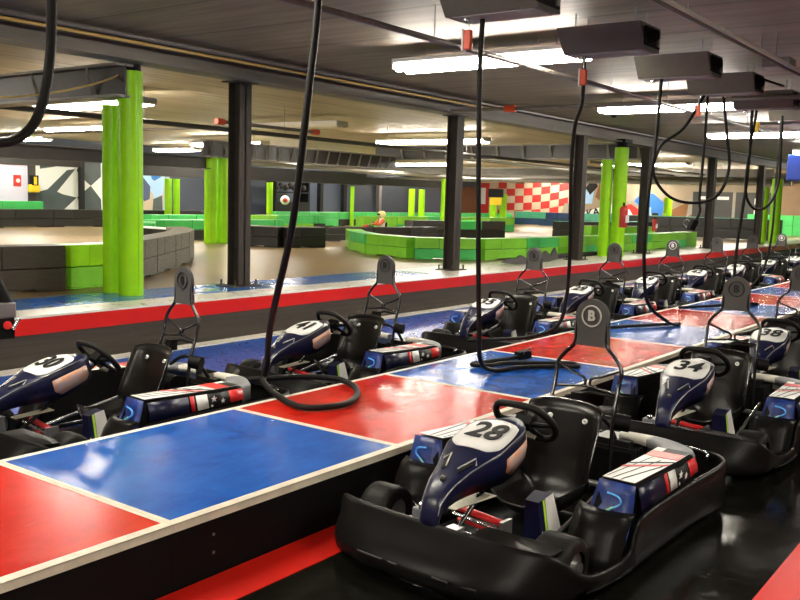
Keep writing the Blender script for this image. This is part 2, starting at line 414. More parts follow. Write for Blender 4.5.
def make_kart(num, logo, plate_ink='ink', stickerm='sticker'):
    K = thing('go_kart', (0, 0, 0), '', '')
    # bumper ring
    P, O = bumper_path(); k = len(P); b = MB(); rows = []
    for i in range(k):
        t = (P[(i + 1) % k] - P[i - 1]); t.z = 0; t.normalize(); n = Vector((t.y, -t.x, 0))
        if (P[i].xy - Vector((1.1, 0))).dot(n.xy) < 0: n = -n
        zt = P[i].z; ob = O[i]; base = Vector((P[i].x, P[i].y, 0))
        prof = [(ob - .06, .035), (ob - .01, .04), (ob, .07), (ob * .95, zt * .42), (ob * .55, zt * .62), (ob * .3 + .004, zt * .78), (.006, zt - .02), (-.002, zt), (-.014, zt + .002), (-.020, zt - .012), (-.022, zt - .05), (-.04, .07)]
        rows.append([base + n * a + Vector((0, 0, z)) for a, z in prof])
    rows.append(rows[0]); b.grid(rows, 'plastic'); b.build('bumper', K)
    # front bumper slots, the shade inside them put in as near-black quads
    for (y0, y1, zc) in ((.30, .14, .15), (.10, .05, .15), (-.16, -.25, .15), (-.30, -.38, .14)):
        s = MB(); ob = .145 if abs(y1) < .3 else .125
        q = lambda y, z, e: (.24 + max(0, abs(y) - .26) * .12 - ob * ((.95 - (z - .105) * 8) if z > .105 else .97) - e, y, z)
        s.quad([q(y0, zc - .04, .004), q(y1, zc - .04, .004), q(y1, zc + .005, .004), q(y0, zc + .005, .004)], 'slotshade')
        s.tube([q(y0, zc - .045, .010), q(y1, zc - .045, .010)], .006, 'embossed', 6); s.tube([q(y0, zc + .008, .003), q(y1, zc + .008, .003)], .003, 'tubeblack', 5)
        s.build('bumper_slot', K)
    # front corner plate with openings, beside each front wheel
    for sg in (-1,):
        s = MB(); s.prism([(.27, sg * .22, .245), (.33, sg * .60, .225), (.48, sg * .60, .215), (.40, sg * .22, .245)], (0, 0, .012), 'plastic')
        s.build('bumper_wing', K)
    # floor tray, chassis
    MB().box((.3, -.30, .045), (1.3, .30, .06), 'black').build('floor_tray', K)
    c = MB()
    for sg in (-1, 1):
        c.tube(catmull([(.22, sg * .12, .10), (.4, sg * .2, .09), (.62, sg * .33, .08), (1.3, sg * .36, .08), (2.0, sg * .34, .1)], 4), .016, 'tubeblack')
        c.tube(catmull([(.72, sg * .36, .09), (.8, sg * .56, .12), (1.65, sg * .6, .12), (1.75, sg * .36, .1)], 4), .013, 'tubeblack')
        c.tube([(.78, sg * .33, .11), (1.42, sg * .31, .27)], .013, 'silver')
    c.tube([(.24, -.13, .1), (.24, .13, .1)], .016, 'silver'); c.tube([(.62, -.33, .08), (.62, .33, .08)], .016, 'tubeblack')
    c.tube([(2.05, -.6, .17), (2.05, .6, .17)], .015, 'tubeblack'); c.tube([(1.62, -.5, .14), (1.62, .5, .14)], .02, 'steel')
    c.build('chassis_frame', K)
    # wheels
    for (wx, wr, ww) in ((.53, .138, .19), (1.62, .138, .19)):
        for sg in (-1, 1):
            cy = sg * (.535 if wx < 1 else .52); w = MB(); rows = []
            pr = [(-.5, .55), (-.5, .86), (-.42, .97), (-.2, 1), (.2, 1), (.42, .97), (.5, .86), (.5, .55)]
            for i in range(25):
                a = 2 * PI * i / 24
                rows.append([(wx + math.cos(a) * wr * r, cy + y * ww, wr + .002 + math.sin(a) * wr * r) for y, r in pr])
            w.grid(rows, 'rubber'); wo = w.build('wheel', K)
            h = MB(); h.cyl((wx, cy - ww * .4, wr), (wx, cy + ww * .4, wr), wr * .56, 'steel', 20); h.cyl((wx, cy + sg * ww * .38, wr), (wx, cy + sg * ww * .58, wr), .03, 'silver', 12)
            h.build('hub', wo)
    # steering linkage
    s = MB(); s.tube([(.36, -.46, .15), (.44, 0, .17)], .009, 'silver'); s.tube([(.36, .46, .15), (.44, 0, .17)], .009, 'silver')
    s.tube([(.44, 0, .16), (1.0, 0, .585)], .013, 'tubeblack'); s.box((.40, -.035, .15), (.47, .035, .19), 'steel'); s.build('steering_column', K)
    # steering wheel
    cx, cz, R = 1.0, .60, .172; n = Vector((.72, 0, .694)); up = Vector((-.694, 0, .72)); C = Vector((cx, 0, cz + .01))
    pts = []
    for i in range(40):
        a = 2 * PI * i / 40; u, v = math.sin(a) * R * 1.03, math.cos(a) * R
        if v > R * .80: v = R * .80 + (v - R * .80) * .25
        if v < -R * .88: v = -R * .88
        pts.append(C + Vector((0, 1, 0)) * u + up * v)
    w = MB(); w.tube(pts, .020, 'rubber', 10, closed=True)
    for a in (90, 270, 200, 160):
        r_ = math.radians(a); q = C + Vector((0, 1, 0)) * math.sin(r_) * R + up * math.cos(r_) * R * .88
        w.tube([C - n * .02, C + (q - C) * .6 - n * .012, q], [.022, .014, .012], 'black', 6)
    w.box((C.x - .045, -.05, C.z - .03), (C.x + .02, .05, C.z + .02), 'black', R=Matrix.Rotation(math.radians(-40), 3, 'Y'))
    w.box((C.x + .03, -.04, C.z - .1), (C.x + .06, .04, C.z - .085), 'murgrey', R=Matrix.Rotation(math.radians(-40), 3, 'Y'))
    w.build('steering_wheel', K)
    # nose fairing
    f = MB(); rows = []
    xs = [.24, .245, .25, .262, .275, .30, .336, .38, .42, .46, .50, .56, .60, .66, .72, .78, .82, .86, .90]
    for x in xs:
        z, w_, d = lerp(NZ, x), lerp(NW, x), lerp(ND, x)
        rows.append([(x + d * .25, -w_ * .78, z - d), (x + d * .1, -w_ * .95, z - d * .5), (x, -w_, z - .018), (x, -w_ * .93, z - .004), (x, -w_ * .5, z + .004), (x, 0, z + .008), (x, w_ * .5, z + .004), (x, w_ * .93, z - .004), (x, w_, z - .018), (x + d * .1, w_ * .95, z - d * .5), (x + d * .25, w_ * .78, z - d)])
    f.grid(rows, 'navy'); f.quad(list(reversed(rows[0])), 'black'); nf = f.build('nose_fairing', K, solid=.006)
    p = MB(); PW = [(.545, .09), (.555, .12), (.575, .145), (.61, .155), (.70, .150), (.755, .13), (.79, .09), (.80, .06)]
    rr = []
    for x in [.545, .55, .56, .575, .60, .64, .68, .72, .755, .78, .80]:
        z = lerp(NZ, x) + .014; w_ = lerp(PW, x); rr.append([(x - .008 * (1 - t * t), w_ * t, z - .009 * t * t) for t in (-1, -.5, 0, .5, 1)])
    p.grid(rr, 'plate'); p.build('number_plate', nf, solid=.004)
    sl = math.atan2(.60 - .50, .62 - .38) * .9
    # edge trim, vents and bolt
    v = MB()
    for sg in (-1, 1):
        v.tube([(x, sg * lerp(NW, x) * .99, lerp(NZ, x) - .004) for x in xs[2:-2]], .0035, 'steel', 5)
        v.tube([(.40, sg * .035, .487), (.49, sg * .075, .522), (.46, sg * .10, .498)], .004, 'inkgrey', 5)
        v.prism([(.385, sg * .05, .470), (.45, sg * .085, .498), (.46, sg * .072, .504), (.395, sg * .04, .476)], (0, 0, .006), 'ink')
    v.build('vent_trim', nf)
    bo = MB(); bo.cyl((.345, 0, .43), (.335, 0, .457), .016, 'padgrey', 12); bo.cyl((.338, 0, .45), (.333, 0, .461), .008, 'steel', 8); bo.build('bolt', nf)
    if num:
        t = text_mesh(num, .175, plate_ink, .0015, .006, .12)
        xc = .60; T_ = frame((xc, 0, lerp(NZ, xc) + .0235), (0, -1, 0), (1, 0, .24))
        o = text_obj('number', t, T_, nf); o['label'] = f'black number {num}'
    # knee stickers either side
    for sg in (-1, 1):
        s = MB(); rows = []
        for x in (.60, .64, .69, .74, .79, .83, .855):
            z, w_, d = lerp(NZ, x), lerp(NW, x), lerp(ND, x); a = .25 if .62 < x < .84 else .6
            rows.append([(x + d * .04, sg * (w_ + .006), z - .05), (x + d * .1, sg * (w_ * .97 + .006), z - d * .5), (x + d * .2, sg * (w_ * .84 + .006), z - d * (.95 - a * .4))])
        s.grid(rows, stickerm); s.build('side_sticker', nf, solid=.003)
    # front box, pedals with red spring gear, white guards
    s = MB(); s.box((.34, .10, .15), (.44, .19, .27), 'greyplastic'); s.cyl((.36, .14, .27), (.36, .14, .295), .02, 'silver'); s.box((.34, .20, .12), (.40, .25, .20), 'steel'); s.build('brake_reservoir', K, bev=.006)
    s = MB(); s.tube([(.60, .12, .22), (.60, -.17, .20)], .017, 'redp', 10); s.tube([(.56, .11, .20), (.57, -.16, .18)], .010, 'silver', 8)
    s.tube([(.62, .12, .15), (.62, -.17, .14)], .012, 'redp', 10); s.box((.55, -.20, .06), (.63, -.18, .225), 'steel'); s.box((.52, -.14, .06), (.54, -.13, .2), 'redp')
    s.build('pedal_assembly', K)
    s = MB(); s.hexa([(.46, .02, .26), (.46, .09, .26), (.66, .02, .30), (.66, -.08, .30), (.46, .02, .264), (.46, .09, .264), (.66, .02, .304), (.66, -.08, .304)], 'cream')
    s.build('foot_guard', K)
    # steering support panel: navy with lime line and white face
    s = MB(); s.hexa([(.80, -.26, .06), (.95, -.29, .06), (.95, -.15, .06), (.80, -.15, .06), (.80, -.23, .27), (.90, -.25, .30), (.90, -.15, .30), (.80, -.15, .27)], 'navy')
    s.quad([(.835, -.272, .065), (.85, -.275, .065), (.835, -.246, .285), (.82, -.243, .28)], 'limeline')
    s.quad([(.852, -.276, .065), (.955, -.296, .065), (.905, -.254, .305), (.838, -.247, .288)], 'white')
    s.quad([(.795, -.262, .11), (.80, -.266, .06), (.83, -.272, .06), (.80, -.262, .13)], 'white'); s.build('battery_cover', K)
    # seat shell
    prof = catmull([(.93, 0, .17), (1.02, 0, .10), (1.16, 0, .075), (1.29, 0, .085), (1.37, 0, .18), (1.41, 0, .38), (1.455, 0, .665)], 4)
    rows = []; kN = len(prof)
    for i, q in enumerate(prof):
        u = i / (kN - 1); hw = .18 + .068 * min(1, u * 1.5); back = min(1, max(0, (u - .5) / .25)); row = []
        for j in range(13):
            t = -1 + j / 6; e = abs(t) ** 3.2
            lift = .17 * (1 - back) * (.5 + .5 * min(1, u * 2.5)); fwd = .125 * back * (1 - .55 * max(0, u - .8) / .2)
            hw2 = hw * (1 - .04 * e); row.append((q.x - fwd * e, t * hw2, q.z + lift * e - (.03 * e if u > .97 else 0)))
        rows.append(row)
    s = MB(); s.grid(rows, 'seatblack'); so = s.build('seat', K, solid=.010)
    s = MB(); s.tube([Vector(p) for p in rows[-1]], .007, 'tubeblack', 6); s.tube([Vector(r[0]) for r in rows], .0065, 'tubeblack', 6); s.tube([Vector(r[-1]) for r in rows], .0065, 'tubeblack', 6); s.build('seat_rim', so)
    for sg in (-1, 1):
        s = MB(); s.cyl((1.425, sg * .115, .56), (1.416, sg * .115, .565), .016, 'white', 14); s.cyl((1.42, sg * .115, .563), (1.410, sg * .115, .567), .007, 'steel', 8); s.build('seat_bolt', so)
    # roll hoop and headrest
    for sg in (-1, 1):
        s = MB(); s.tube(catmull([(1.50, sg * .235, .22), (1.55, sg * .215, .55), (1.61, sg * .21, .74), (1.635, sg * .212, .845), (1.64, sg * .165, .915), (1.645, sg * .105, .985), (1.65, sg * .10, 1.12)], 5), .0125, 'tubeblack', 10)
        s.tube(catmull([(1.635, sg * .21, .845), (1.632, sg * .09, .795), (1.63, sg * .028, .775), (1.628, sg * .015, .75), (1.622, sg * .04, .725), (1.615, sg * .2, .705)], 4), .009, 'tubeblack', 8)
        s.build('roll_hoop', K)
    MB().tube([(1.622, -.04, .725), (1.622, .04, .725)], .009, 'tubeblack', 8).build('hoop_brace', K)
    pl = []
    for i in range(17):
        a = PI * i / 16; pl.append((1.635, math.cos(a) * .108, 1.145 + math.sin(a) * .108))
    pl += [(1.635, -.116, .968), (1.635, .116, .968)]
    s = MB(); s.prism(pl, (.028, 0, 0), 'padgrey'); ho = s.build('headrest', K, bev=.008)
    s = MB(); lm = {'silver': 'silver', 'dark': 'embossed', 'white': 'white'}[logo]
    ring = [(1.632, math.cos(2 * PI * i / 28) * .062, 1.150 + math.sin(2 * PI * i / 28) * .062) for i in range(28)]
    s.tube(ring, .0052, lm, 5, closed=True); s.build('badge_ring', ho)
    t = text_mesh('B', .085, {'silver': 'silver', 'dark': 'embossed', 'white': 'white'}[logo], .003, .003)
    text_obj('badge_letter', t, frame((1.629, 0, 1.150), (0, -1, 0), (0, 0, 1)), ho)
    # engine, battery, filter at the back
    s = MB(); s.box((1.75, -.25, .1), (2.02, .06, .33), 'black'); s.box((1.78, -.22, .33), (1.98, .02, .39), 'embossed')
    for i in range(6): s.box((1.77 + i * .04, -.27, .14), (1.785 + i * .04, .08, .35), 'embossed')
    s.build('motor', K, bev=.004)
    s = MB(); s.cyl((1.70, .16, .30), (1.70, .36, .30), .075, 'black', 20); s.tube(catmull([(1.55, .05, .5), (1.66, .0, .56), (1.72, -.1, .5), (1.8, -.12, .38)], 4), .014, 'rubber'); s.build('air_filter', K)
    s = MB(); s.cyl((1.56, -.22, .56), (1.60, -.30, .55), .05, 'black', 16); s.tube([(1.55, .10, .66), (1.60, -.05, .70), (1.61, -.18, .69)], .011, 'rubber', 8)
    s.box((1.52, -.02, .62), (1.58, .05, .70), 'black'); s.build('belt_reel', K)
    # side pods
    for sg in (-1, 1):
        yi0, yo0, yi1, yo1 = .50, .705, .43, .665
        xf, xr, zt = .93, 1.68, .425
        s = MB()
        V = lambda x, y, z: (x, sg * y, z)
        # body under the painted faces
        s.hexa([V(.80, yi0 - .02, .05), V(.84, yo0, .08), V(xr, yo1 + .02, .1), V(xr, yi1, .1), V(xf, yi0, zt), V(xf + .02, yo0 - .02, zt - .01), V(xr - .02, yo1 - .01, zt), V(xr - .06, yi1 + .02, zt + .003)], 'plastic')
        po = s.build('side_pod', K, bev=.012)
        # painted front face, curving forward at its foot
        fr = []
        for t_ in (0, .2, .4, .6, .8, 1):
            x = xf - .004 - .05 * t_ - .08 * t_ * t_ * t_; z = zt - .003 - .27 * t_; yi = yi0 - .055 * t_; yo = yo0 - .012 + .02 * t_
            fr.append([V(x, yi + (yo - yi) * u, z) for u in (0, .33, .66, 1)])
        s = MB(); s.grid(fr, 'navybright'); s.build('front_face', po, solid=.008)
        sw = catmull([V(xf - .030, .57, .375), V(xf - .032, .63, .365), V(xf - .034, .645, .335), V(xf - .04, .60, .305), V(xf - .047, .56, .275), V(xf - .05, .60, .262)], 5)
        s = MB(); s.tube([Vector(p) + Vector((-.018, 0, 0)) for p in sw], .0055, 'logoblue', 6); s.tube([Vector(p) + Vector((-.022, 0, .004)) for p in sw[14:]], .004, 'logogreen', 6); s.build('pod_logo', po)
        # outer painted face with stripes and stars
        s = MB(); segs = [(0, .40, 'navy'), (.42, .46, 'redp'), (.48, .60, 'white'), (.60, .84, 'ink'), (.84, 1, 'redp')]
        yo = lambda u: yo0 + .004 + (yo1 - yo0 + .006) * u
        xo = lambda u: .955 + (1.685 - .955) * u
        ztp = lambda u: .408; zbt = lambda u: .285 + .045 * u
        for a, b_, mm in segs + [(.46, .48, 'ink')]:
            s.grid([[V(xo(u), yo(u) - .015, ztp(u)), V(xo(u), yo(u) + .002, (ztp(u) + zbt(u)) / 2), V(xo(u) + .005, yo(u) + .006, zbt(u))] for u in (a, (a + b_) / 2, b_)], mm)
        s.build('outer_face', po, solid=.006)
        for (u, zc, r_) in ((.66, .372, .024), (.76, .350, .020), (.64, .325, .012)):
            st = []
            for i in range(10):
                rr_ = r_ if i % 2 == 0 else r_ * .42; a = PI / 2 + i * PI / 5
                st.append(V(xo(u) + math.cos(a) * rr_, yo(u) + .008, zc + math.sin(a) * rr_))
            s = MB(); s.prism(st, (0, sg * .002, 0), 'white'); s.build('star', po)
        # top face: white with black flares and a red flag patch
        s = MB(); TP = lambda u, w_, dz=0: V(xf + .012 + (xr - .03 - xf) * u, yi0 + .006 + (yi1 + .014 - yi0) * u + (yo0 - .03 - yi0 + (.02) * u) * w_, zt + .006 + dz)
        s.grid([[TP(u, 0), TP(u, .5), TP(u, 1)] for u in (0, .25, .5, .75, 1)], 'plate')
        for (u0, w0, u1, w1, th, mm) in ((0, .30, .62, .62, .05, 'ink'), (0, .55, .50, .92, .05, 'ink'), (.02, .08, .7, .30, .04, 'ink'), (.30, 0, .55, 1, .05, 'redp'), (.42, 0, .66, 1, .03, 'ink'), (.72, .02, .74, .98, .16, 'redp'), (.86, .3, .88, .98, .14, 'ink')):
            s.prism([TP(u0, w0, .001), TP(u0 + th, w0, .001), TP(min(1, u1 + th), w1, .001), TP(u1, w1, .001)], (0, 0, .002), mm)
        s.build('top_face', po, solid=0)
        # fender curling over the rear wheel
        s = MB(); fe = []; cxx, cyy = 1.66, .30
        for i in range(13):
            a = math.radians(-62 + 152 * (1 - i / 12) - 0)
        outer = catmull([(1.70, .655, 0), (1.82, .60, 0), (1.93, .44, 0), (1.955, .28, 0), (1.93, .12, 0)], 4)
        inner = catmull([(1.64, .46, 0), (1.72, .44, 0), (1.79, .36, 0), (1.84, .26, 0), (1.85, .12, 0)], 4)
        rows = [[V(o_.x, o_.y, .30), V(o_.x, o_.y, .395), V(o_.x - .01, o_.y - .01, .415), V((o_.x + i_.x) / 2, (o_.y + i_.y) / 2, .425), V(i_.x, i_.y, .418), V(i_.x, i_.y, .375)] for o_, i_ in zip(outer, inner)]
        s.grid(rows[:11], 'greyplastic'); s.grid(rows[10:], 'whitepaint_and_glare'); s.build('rear_fender', K, solid=.005)
        # black guard ahead of the pod
        g = []
        for t_ in (0, .25, .5, .75, 1):
            x = .70 + .16 * t_; z = .34 * t_ ** .5 if t_ else .05
            g.append([V(x + .03 - .05 * math.sin(PI * u), .42 + .30 * u, max(.05, .30 * math.sin(t_ * PI / 2))) for u in (0, .2, .4, .6, .8, 1)])
        s = MB(); s.grid(g, 'plastic'); s.build('pod_guard', K, solid=.01)
    # rear bumper rail
    s = MB(); s.tube(catmull([(2.0, -.62, .33), (2.14, -.56, .325), (2.2, -.35, .32), (2.21, 0, .31), (2.2, .35, .32), (2.14, .56, .325), (2.0, .62, .33)], 5), .012, 'tubeblack'); s.build('rear_rail', K)
    return K

def place_kart(K, hx, hy, psi, label):
    a = math.radians(psi); K.location = (hx - 1.64 * math.cos(a), hy - 1.64 * math.sin(a), G); K.rotation_euler = (0, 0, a)
    tag(K, label, 'go-kart', 'rental go-karts parked in the two charging lanes')

karts = [
    ('28', 'silver', 5.03, 2.265, -3, 'black and navy go-kart numbered 28, nearest the camera in the front lane', 'sticker'),
    ('34', 'dark', 7.69, 2.19, 0, 'black and navy go-kart numbered 34, parked behind kart 28', 'stickerpink'),
    ('38', 'dark', 10.08, 2.22, 0, 'black and navy go-kart numbered 38, third in the front lane at the right edge', 'stickerpink'),
    ('30', 'dark', 4.58, 5.44, -5, 'go-kart numbered 30 at the left edge, nearest kart of the far lane', 'sticker'),
    ('41', 'dark', 7.16, 5.46, -4, 'go-kart numbered 41 in the far lane beyond the red panel', 'sticker'),
    ('35', 'dark', 10.2, 5.42, -1, 'go-kart numbered 35, third kart along the far lane behind the hanging cable', 'stickerpink'),
    ('29', 'dark', 12.7, 5.42, -1, 'go-kart numbered 29, fourth kart along the far lane', 'stickerpink'),
    ('39', 'white', 15.15, 5.42, 0, 'go-kart numbered 39 with white B badge, fifth along the far lane', 'stickerpink'),
    ('42', 'dark', 17.55, 5.42, 0, 'go-kart numbered 42, sixth kart along the far lane', 'stickerpink'),
    ('40', 'dark', 19.95, 5.42, 0, 'go-kart numbered 40, seventh kart along the far lane', 'stickerpink'),
    ('36', 'white', 22.35, 5.42, 0, 'go-kart numbered 36 with white B badge, eighth along the far lane', 'stickerpink'),
    ('33', 'dark', 24.75, 5.42, 0, 'small distant go-kart numbered 33, farthest visible in the far lane', 'stickerpink'),
]
protoK = make_kart(None, 'dark')
for _o in protoK.children:
    remap(_o)
for _o in protoK.children:
    for _c in _o.children: remap(_c)
bpy.context.view_layer.update()
def variant(num, logo, st):
    """copy of the kart with its own number, badge colour and sticker"""
    r = protoK.copy(); COL.objects.link(r)
    for ch in list(protoK.children):
        c = ch.copy(); COL.objects.link(c); c.parent = r
        for g in list(ch.children):
            d = g.copy(); COL.objects.link(d); d.parent = c
            base = g.name.split('.')[0]
            if base in ('badge_ring', 'badge_letter') and logo != 'dark':
                d.data = d.data.copy(); d.data.materials[0] = M['inkgrey' if logo == 'silver' else 'white']
            if base == 'side_sticker' and st != 'sticker':
                d.data = d.data.copy(); d.data.materials[0] = M[st]
        if ch.name.split('.')[0] == 'nose_fairing':
            t = text_mesh(num, .20, 'ink', .0015, .0045, .12)
            xc = .662; o = text_obj('number', t, frame((MX(xc), 0, MZ(xc, lerp(NZ, xc) + .0235)), (0, -1, 0), (1.12, 0, .39)), c)
            o['label'] = f'black number {num}'
    return r
for (num, logo, hx, hy, psi, lab, st) in karts:
    place_kart(variant(num, logo, st), hx, hy, psi, lab)
for ch in list(protoK.children):
    for g in list(ch.children): bpy.data.objects.remove(g)
    bpy.data.objects.remove(ch)
bpy.data.objects.remove(protoK)

# ---------------------------------------------------------------- chargers, cables, tags
def charger(x, label, yc=3.72):
    o = thing('charger_box', (x, yc, 2.935), label, 'charger', 'charger boxes hung from the ceiling over the platform')
    h = .23; hy = .42
    s = MB(); s.hexa([(-.0, -hy, 0), (.34, -hy, 0), (.34, hy, 0), (-.0, hy, 0), (-.17, -hy, h), (.34, -hy, h), (.34, hy, h), (-.17, hy, h)], 'charger'); s.build('housing', o, bev=.006)
    s = MB(); s.box((.02, -hy + .05, -.006), (.30, hy - .05, .0), 'chargerlight'); s.box((.05, -hy + .1, -.009), (.17, -hy + .22, -.006), 'steel'); s.build('underside_panel', o)
    s = MB(); s.box((-.06, -hy - .015, .03), (.30, -hy, h - .03), 'black'); s.tube(catmull([(.05, -hy - .02, .06), (.12, -hy - .06, .1), (.2, -hy - .03, .18)], 4), .012, 'rubber'); s.box((.22, -hy - .03, .05), (.27, -hy - .01, .12), 'steel'); s.build('socket_end', o)
    for yy in (-.3, .3):
        for xx in (0, .28): MB().cyl((xx, yy, h), (xx, yy, CZ - 2.937), .008, 'steel', 6).build('hanger_rod', o)
    s = MB(); s.cyl((.1, .28, -.03), (.1, .28, .0), .03, 'silver', 10); s.build('cable_gland', o)
    return o
bx = [4.2, 6.12, 8.20, 10.10, 11.80, 13.75, 15.7]
for i, x in enumerate(bx):
    if i == 0: continue
    charger(x, 'dark grey charger box under the ceiling, ' + ['', 'cut off by the top edge', 'second from the left', 'third from the left',
            'fourth with two cables below', 'fifth beside the yellow grip', 'farthest at the right edge'][i])

def tagobj(x, y, z, m, label):
    o = thing('cable_grip', (x, y, z), label, 'cable grip', None)
    s = MB(); s.box((-.022, -.032, .03), (.022, .032, .18), m); s.build('body', o, bev=.008)
    s = MB(); s.box((-.026, .033, .02), (.026, .045, .19), 'white'); s.build('side_plate', o)
    s = MB(); s.cyl((0, 0, .19), (0, 0, .30), .005, 'steel', 6); s.build('hook', o)
tagobj(6.22, 3.98, 2.66, 'orange', 'orange cable grip on the cable left of top centre')
tagobj(8.30, 3.96, 2.62, 'orange', 'orange cable grip below the second charger box')
tagobj(11.75, 3.98, 2.62, 'orange', 'orange cable grip below the fourth charger box')
tagobj(14.35, 3.95, 2.62, 'yellow', 'yellow cable grip near the right edge')

def cable(pts, r, label, n=8, plug=None, grp=None):
    P = catmull(pts, 8)
    o = thing('charging_cable', P[0], label, 'cable', grp)
    off = Vector(P[0])
    MB().tube([p - off for p in P], r, 'rubber', n).build('hose', o)
    if plug:
        q = Vector(P[-1]) - off; d = (Vector(P[-1]) - Vector(P[-3])).normalized()
        s = MB(); R = d.to_track_quat('X', 'Z').to_matrix()
        s.box(q + Vector((-.02, -.045, -.025)), q + Vector((.12, .045, .05)), 'black', R=R, c=q)
        s.tube(catmull([q + R @ Vector((.02, -.045, .03)), q + R @ Vector((0, -.09, .08)), q + R @ Vector((.06, -.1, .1)), q + R @ Vector((.1, -.05, .05))], 3), .005, 'steel', 6)
        s.build('plug', o, bev=.005)
    return o
cable([(4.30, 3.9, 3.0), (4.35, 3.9, 2.72), (4.33, 3.97, 2.0), (4.39, 4.13, 1.3), (4.58, 4.5, .6), (4.88, 4.83, .22), (4.88, 4.86, .07), (4.68, 4.45, .03), (4.62, 4.18, .03), (4.86, 4.06, .03), (5.14, 4.16, .03), (5.42, 4.42, .03), (5.53, 4.72, .03), (5.30, 4.90, .05), (5.02, 5.02, .06), (4.95, 5.25, .04), (5.3, 5.6, 0)],
      .024, 'thick black cable in the left foreground, looped on the red panel')
cable([(6.30, 3.9, 2.95), (6.29, 3.9, 2.4), (6.36, 3.9, 1.2), (6.42, 3.9, .5), (6.52, 3.93, .15), (6.78, 3.95, .03), (7.1, 3.86, .025), (7.4, 3.62, .025), (7.52, 3.5, .025), (7.62, 3.62, .025), (7.4, 3.85, .025), (7.15, 4.05, .03), (6.95, 4.1, .03), (6.9, 4.25, .03), (7.35, 4.15, .03), (7.5, 4.1, .04)],
      .021, 'black cable coiled on the blue panel behind kart 28', plug=1)
cable([(8.34, 3.98, 2.93), (8.34, 3.98, 2.5), (8.35, 4.05, 2.25), (8.42, 4.1, 1.8), (8.52, 4.12, 1.0), (8.55, 4.15, .5), (8.5, 4.22, .22), (8.35, 4.45, .1), (8.15, 4.75, .06), (8.2, 5.1, 0)],
      .02, 'black cable hanging beside the second charger box, reaching kart 35')
cable([(10.2, 3.9, 2.93), (10.18, 3.92, 2.2), (10.1, 3.95, 1.4), (10.15, 3.95, .7), (10.5, 4.0, .3), (11.05, 3.92, .04), (11.25, 3.88, .025), (11.0, 4.0, .025), (10.3, 4.35, .025), (9.7, 4.62, .03), (9.45, 4.85, .03)],
      .022, 'black cable with a wide triangular loop on the white glare of the platform')
cable([(11.85, 3.95, 2.92), (11.6, 4.1, 2.5), (11.35, 4.3, 2.25), (11.3, 4.35, 1.9), (11.5, 4.2, 1.62), (11.8, 3.98, 1.55), (12.0, 3.75, 1.65), (12.1, 3.65, 2.0), (12.05, 3.7, 2.5), (12.0, 3.75, 2.92)],
      .02, 'black cable hanging in a U shape under the fourth charger box')
cable([(11.9, 3.92, 2.92), (11.88, 3.92, 2.2), (11.86, 3.93, 1.6), (11.88, 3.92, 1.45), (11.84, 3.96, 1.3)], .018, 'black cable hanging straight with a plug at its end', plug=1)
cable([(13.85, 3.9, 2.92), (13.84, 3.9, 2.0), (13.75, 3.95, 1.0), (13.72, 3.95, .4), (14.0, 3.95, .12), (14.5, 3.8, .03), (14.2, 4.0, .03), (13.0, 4.5, .03)], .022, 'black cable looped on the distant part of the platform')
cable([(13.9, 3.85, 2.92), (13.85, 3.9, 2.3), (13.8, 3.9, 1.75), (14.1, 3.85, 1.5), (14.5, 3.75, 1.55), (14.8, 3.7, 1.9), (14.8, 3.7, 2.5), (14.75, 3.7, 2.92)], .02, 'black cable hanging in a U shape at the right edge')
cable([(15.9, 4.0, 2.92), (15.85, 4.0, 2.0), (15.8, 4.0, 1.0), (15.7, 4.1, .4), (15.3, 4.3, .05)], .018, 'thin black cable hanging straight near the right edge')
cable([(2.52, 3.9, 3.3), (2.505, 3.9, 2.4), (2.49, 3.9, 2.1), (2.44, 3.9, 1.87), (2.36, 3.9, 1.75), (2.24, 3.9, 1.70), (2.05, 3.9, 1.72), (1.9, 3.9, 1.9)], .024, 'thick black cable curving at the top left corner')
o = thing('charging_plug', (3.50, 6.12, .44), 'dark charging plug with red button hanging at the left edge', 'plug')
s = MB(); s.tube([(-.09, .1, .95), (-.04, .04, .42), (.03, 0, .22)], [.03, .045, .055], 'black', 10); s.build('cable_end', o)
s = MB(); s.box((-.06, -.06, .13), (.075, .06, .24), 'steel'); s.build('collar', o, bev=.01)
s = MB(); s.box((-.06, -.06, -.02), (.06, .06, .13), 'black'); s.cyl((.0, -.07, .08), (.0, -.05, .08), .03, 'redp'); s.cyl((.03, -.08, .05), (.09, -.06, .12), .014, 'silver', 8); s.build('plug_body', o, bev=.01)

# ---------------------------------------------------------------- columns
def dark_column(x, y, label, top=3.04, w=.225):
    o = thing('steel_column', (x, y, TZ), label, 'column', 'dark steel columns along the ledge')
    h = top - TZ; s = MB()
    s.box((-w / 2, -w / 2, .02), (w / 2, -w / 2 + .018, h), 'column'); s.box((-w / 2, w / 2 - .018, .02), (w / 2, w / 2, h), 'column')
    s.box((-.012, -w / 2, .02), (.012, w / 2, h), 'column'); s.build('shaft', o)
    s = MB(); s.box((-.25, -.19, 0), (.25, .19, .02), 'column'); s.build('base_plate', o)
    s = MB(); s.box((-.2, -.16, h - .02), (.2, .16, h), 'column'); s.build('cap_plate', o)
    for a in (-1, 1):
        for b_ in (-1, 1): MB().cyl((a * .2, b_ * .14, .02), (a * .2, b_ * .14, .10), .015, 'column', 8).build('bolt', o)
dark_column(8.93, 9.42, 'dark steel column left of centre beside the brown track')
dark_column(14.15, 9.25, 'dark steel column in the middle of the picture')
dark_column(19.25, 9.15, 'dark steel column just left of the lime column pair')
dark_column(23.6, 9.3, 'dark steel column right of the lime pair')
dark_column(28.8, 9.2, 'dark steel column between the hanging cable loops')
dark_column(34.2, 9.15, 'dark steel column farthest to the right')

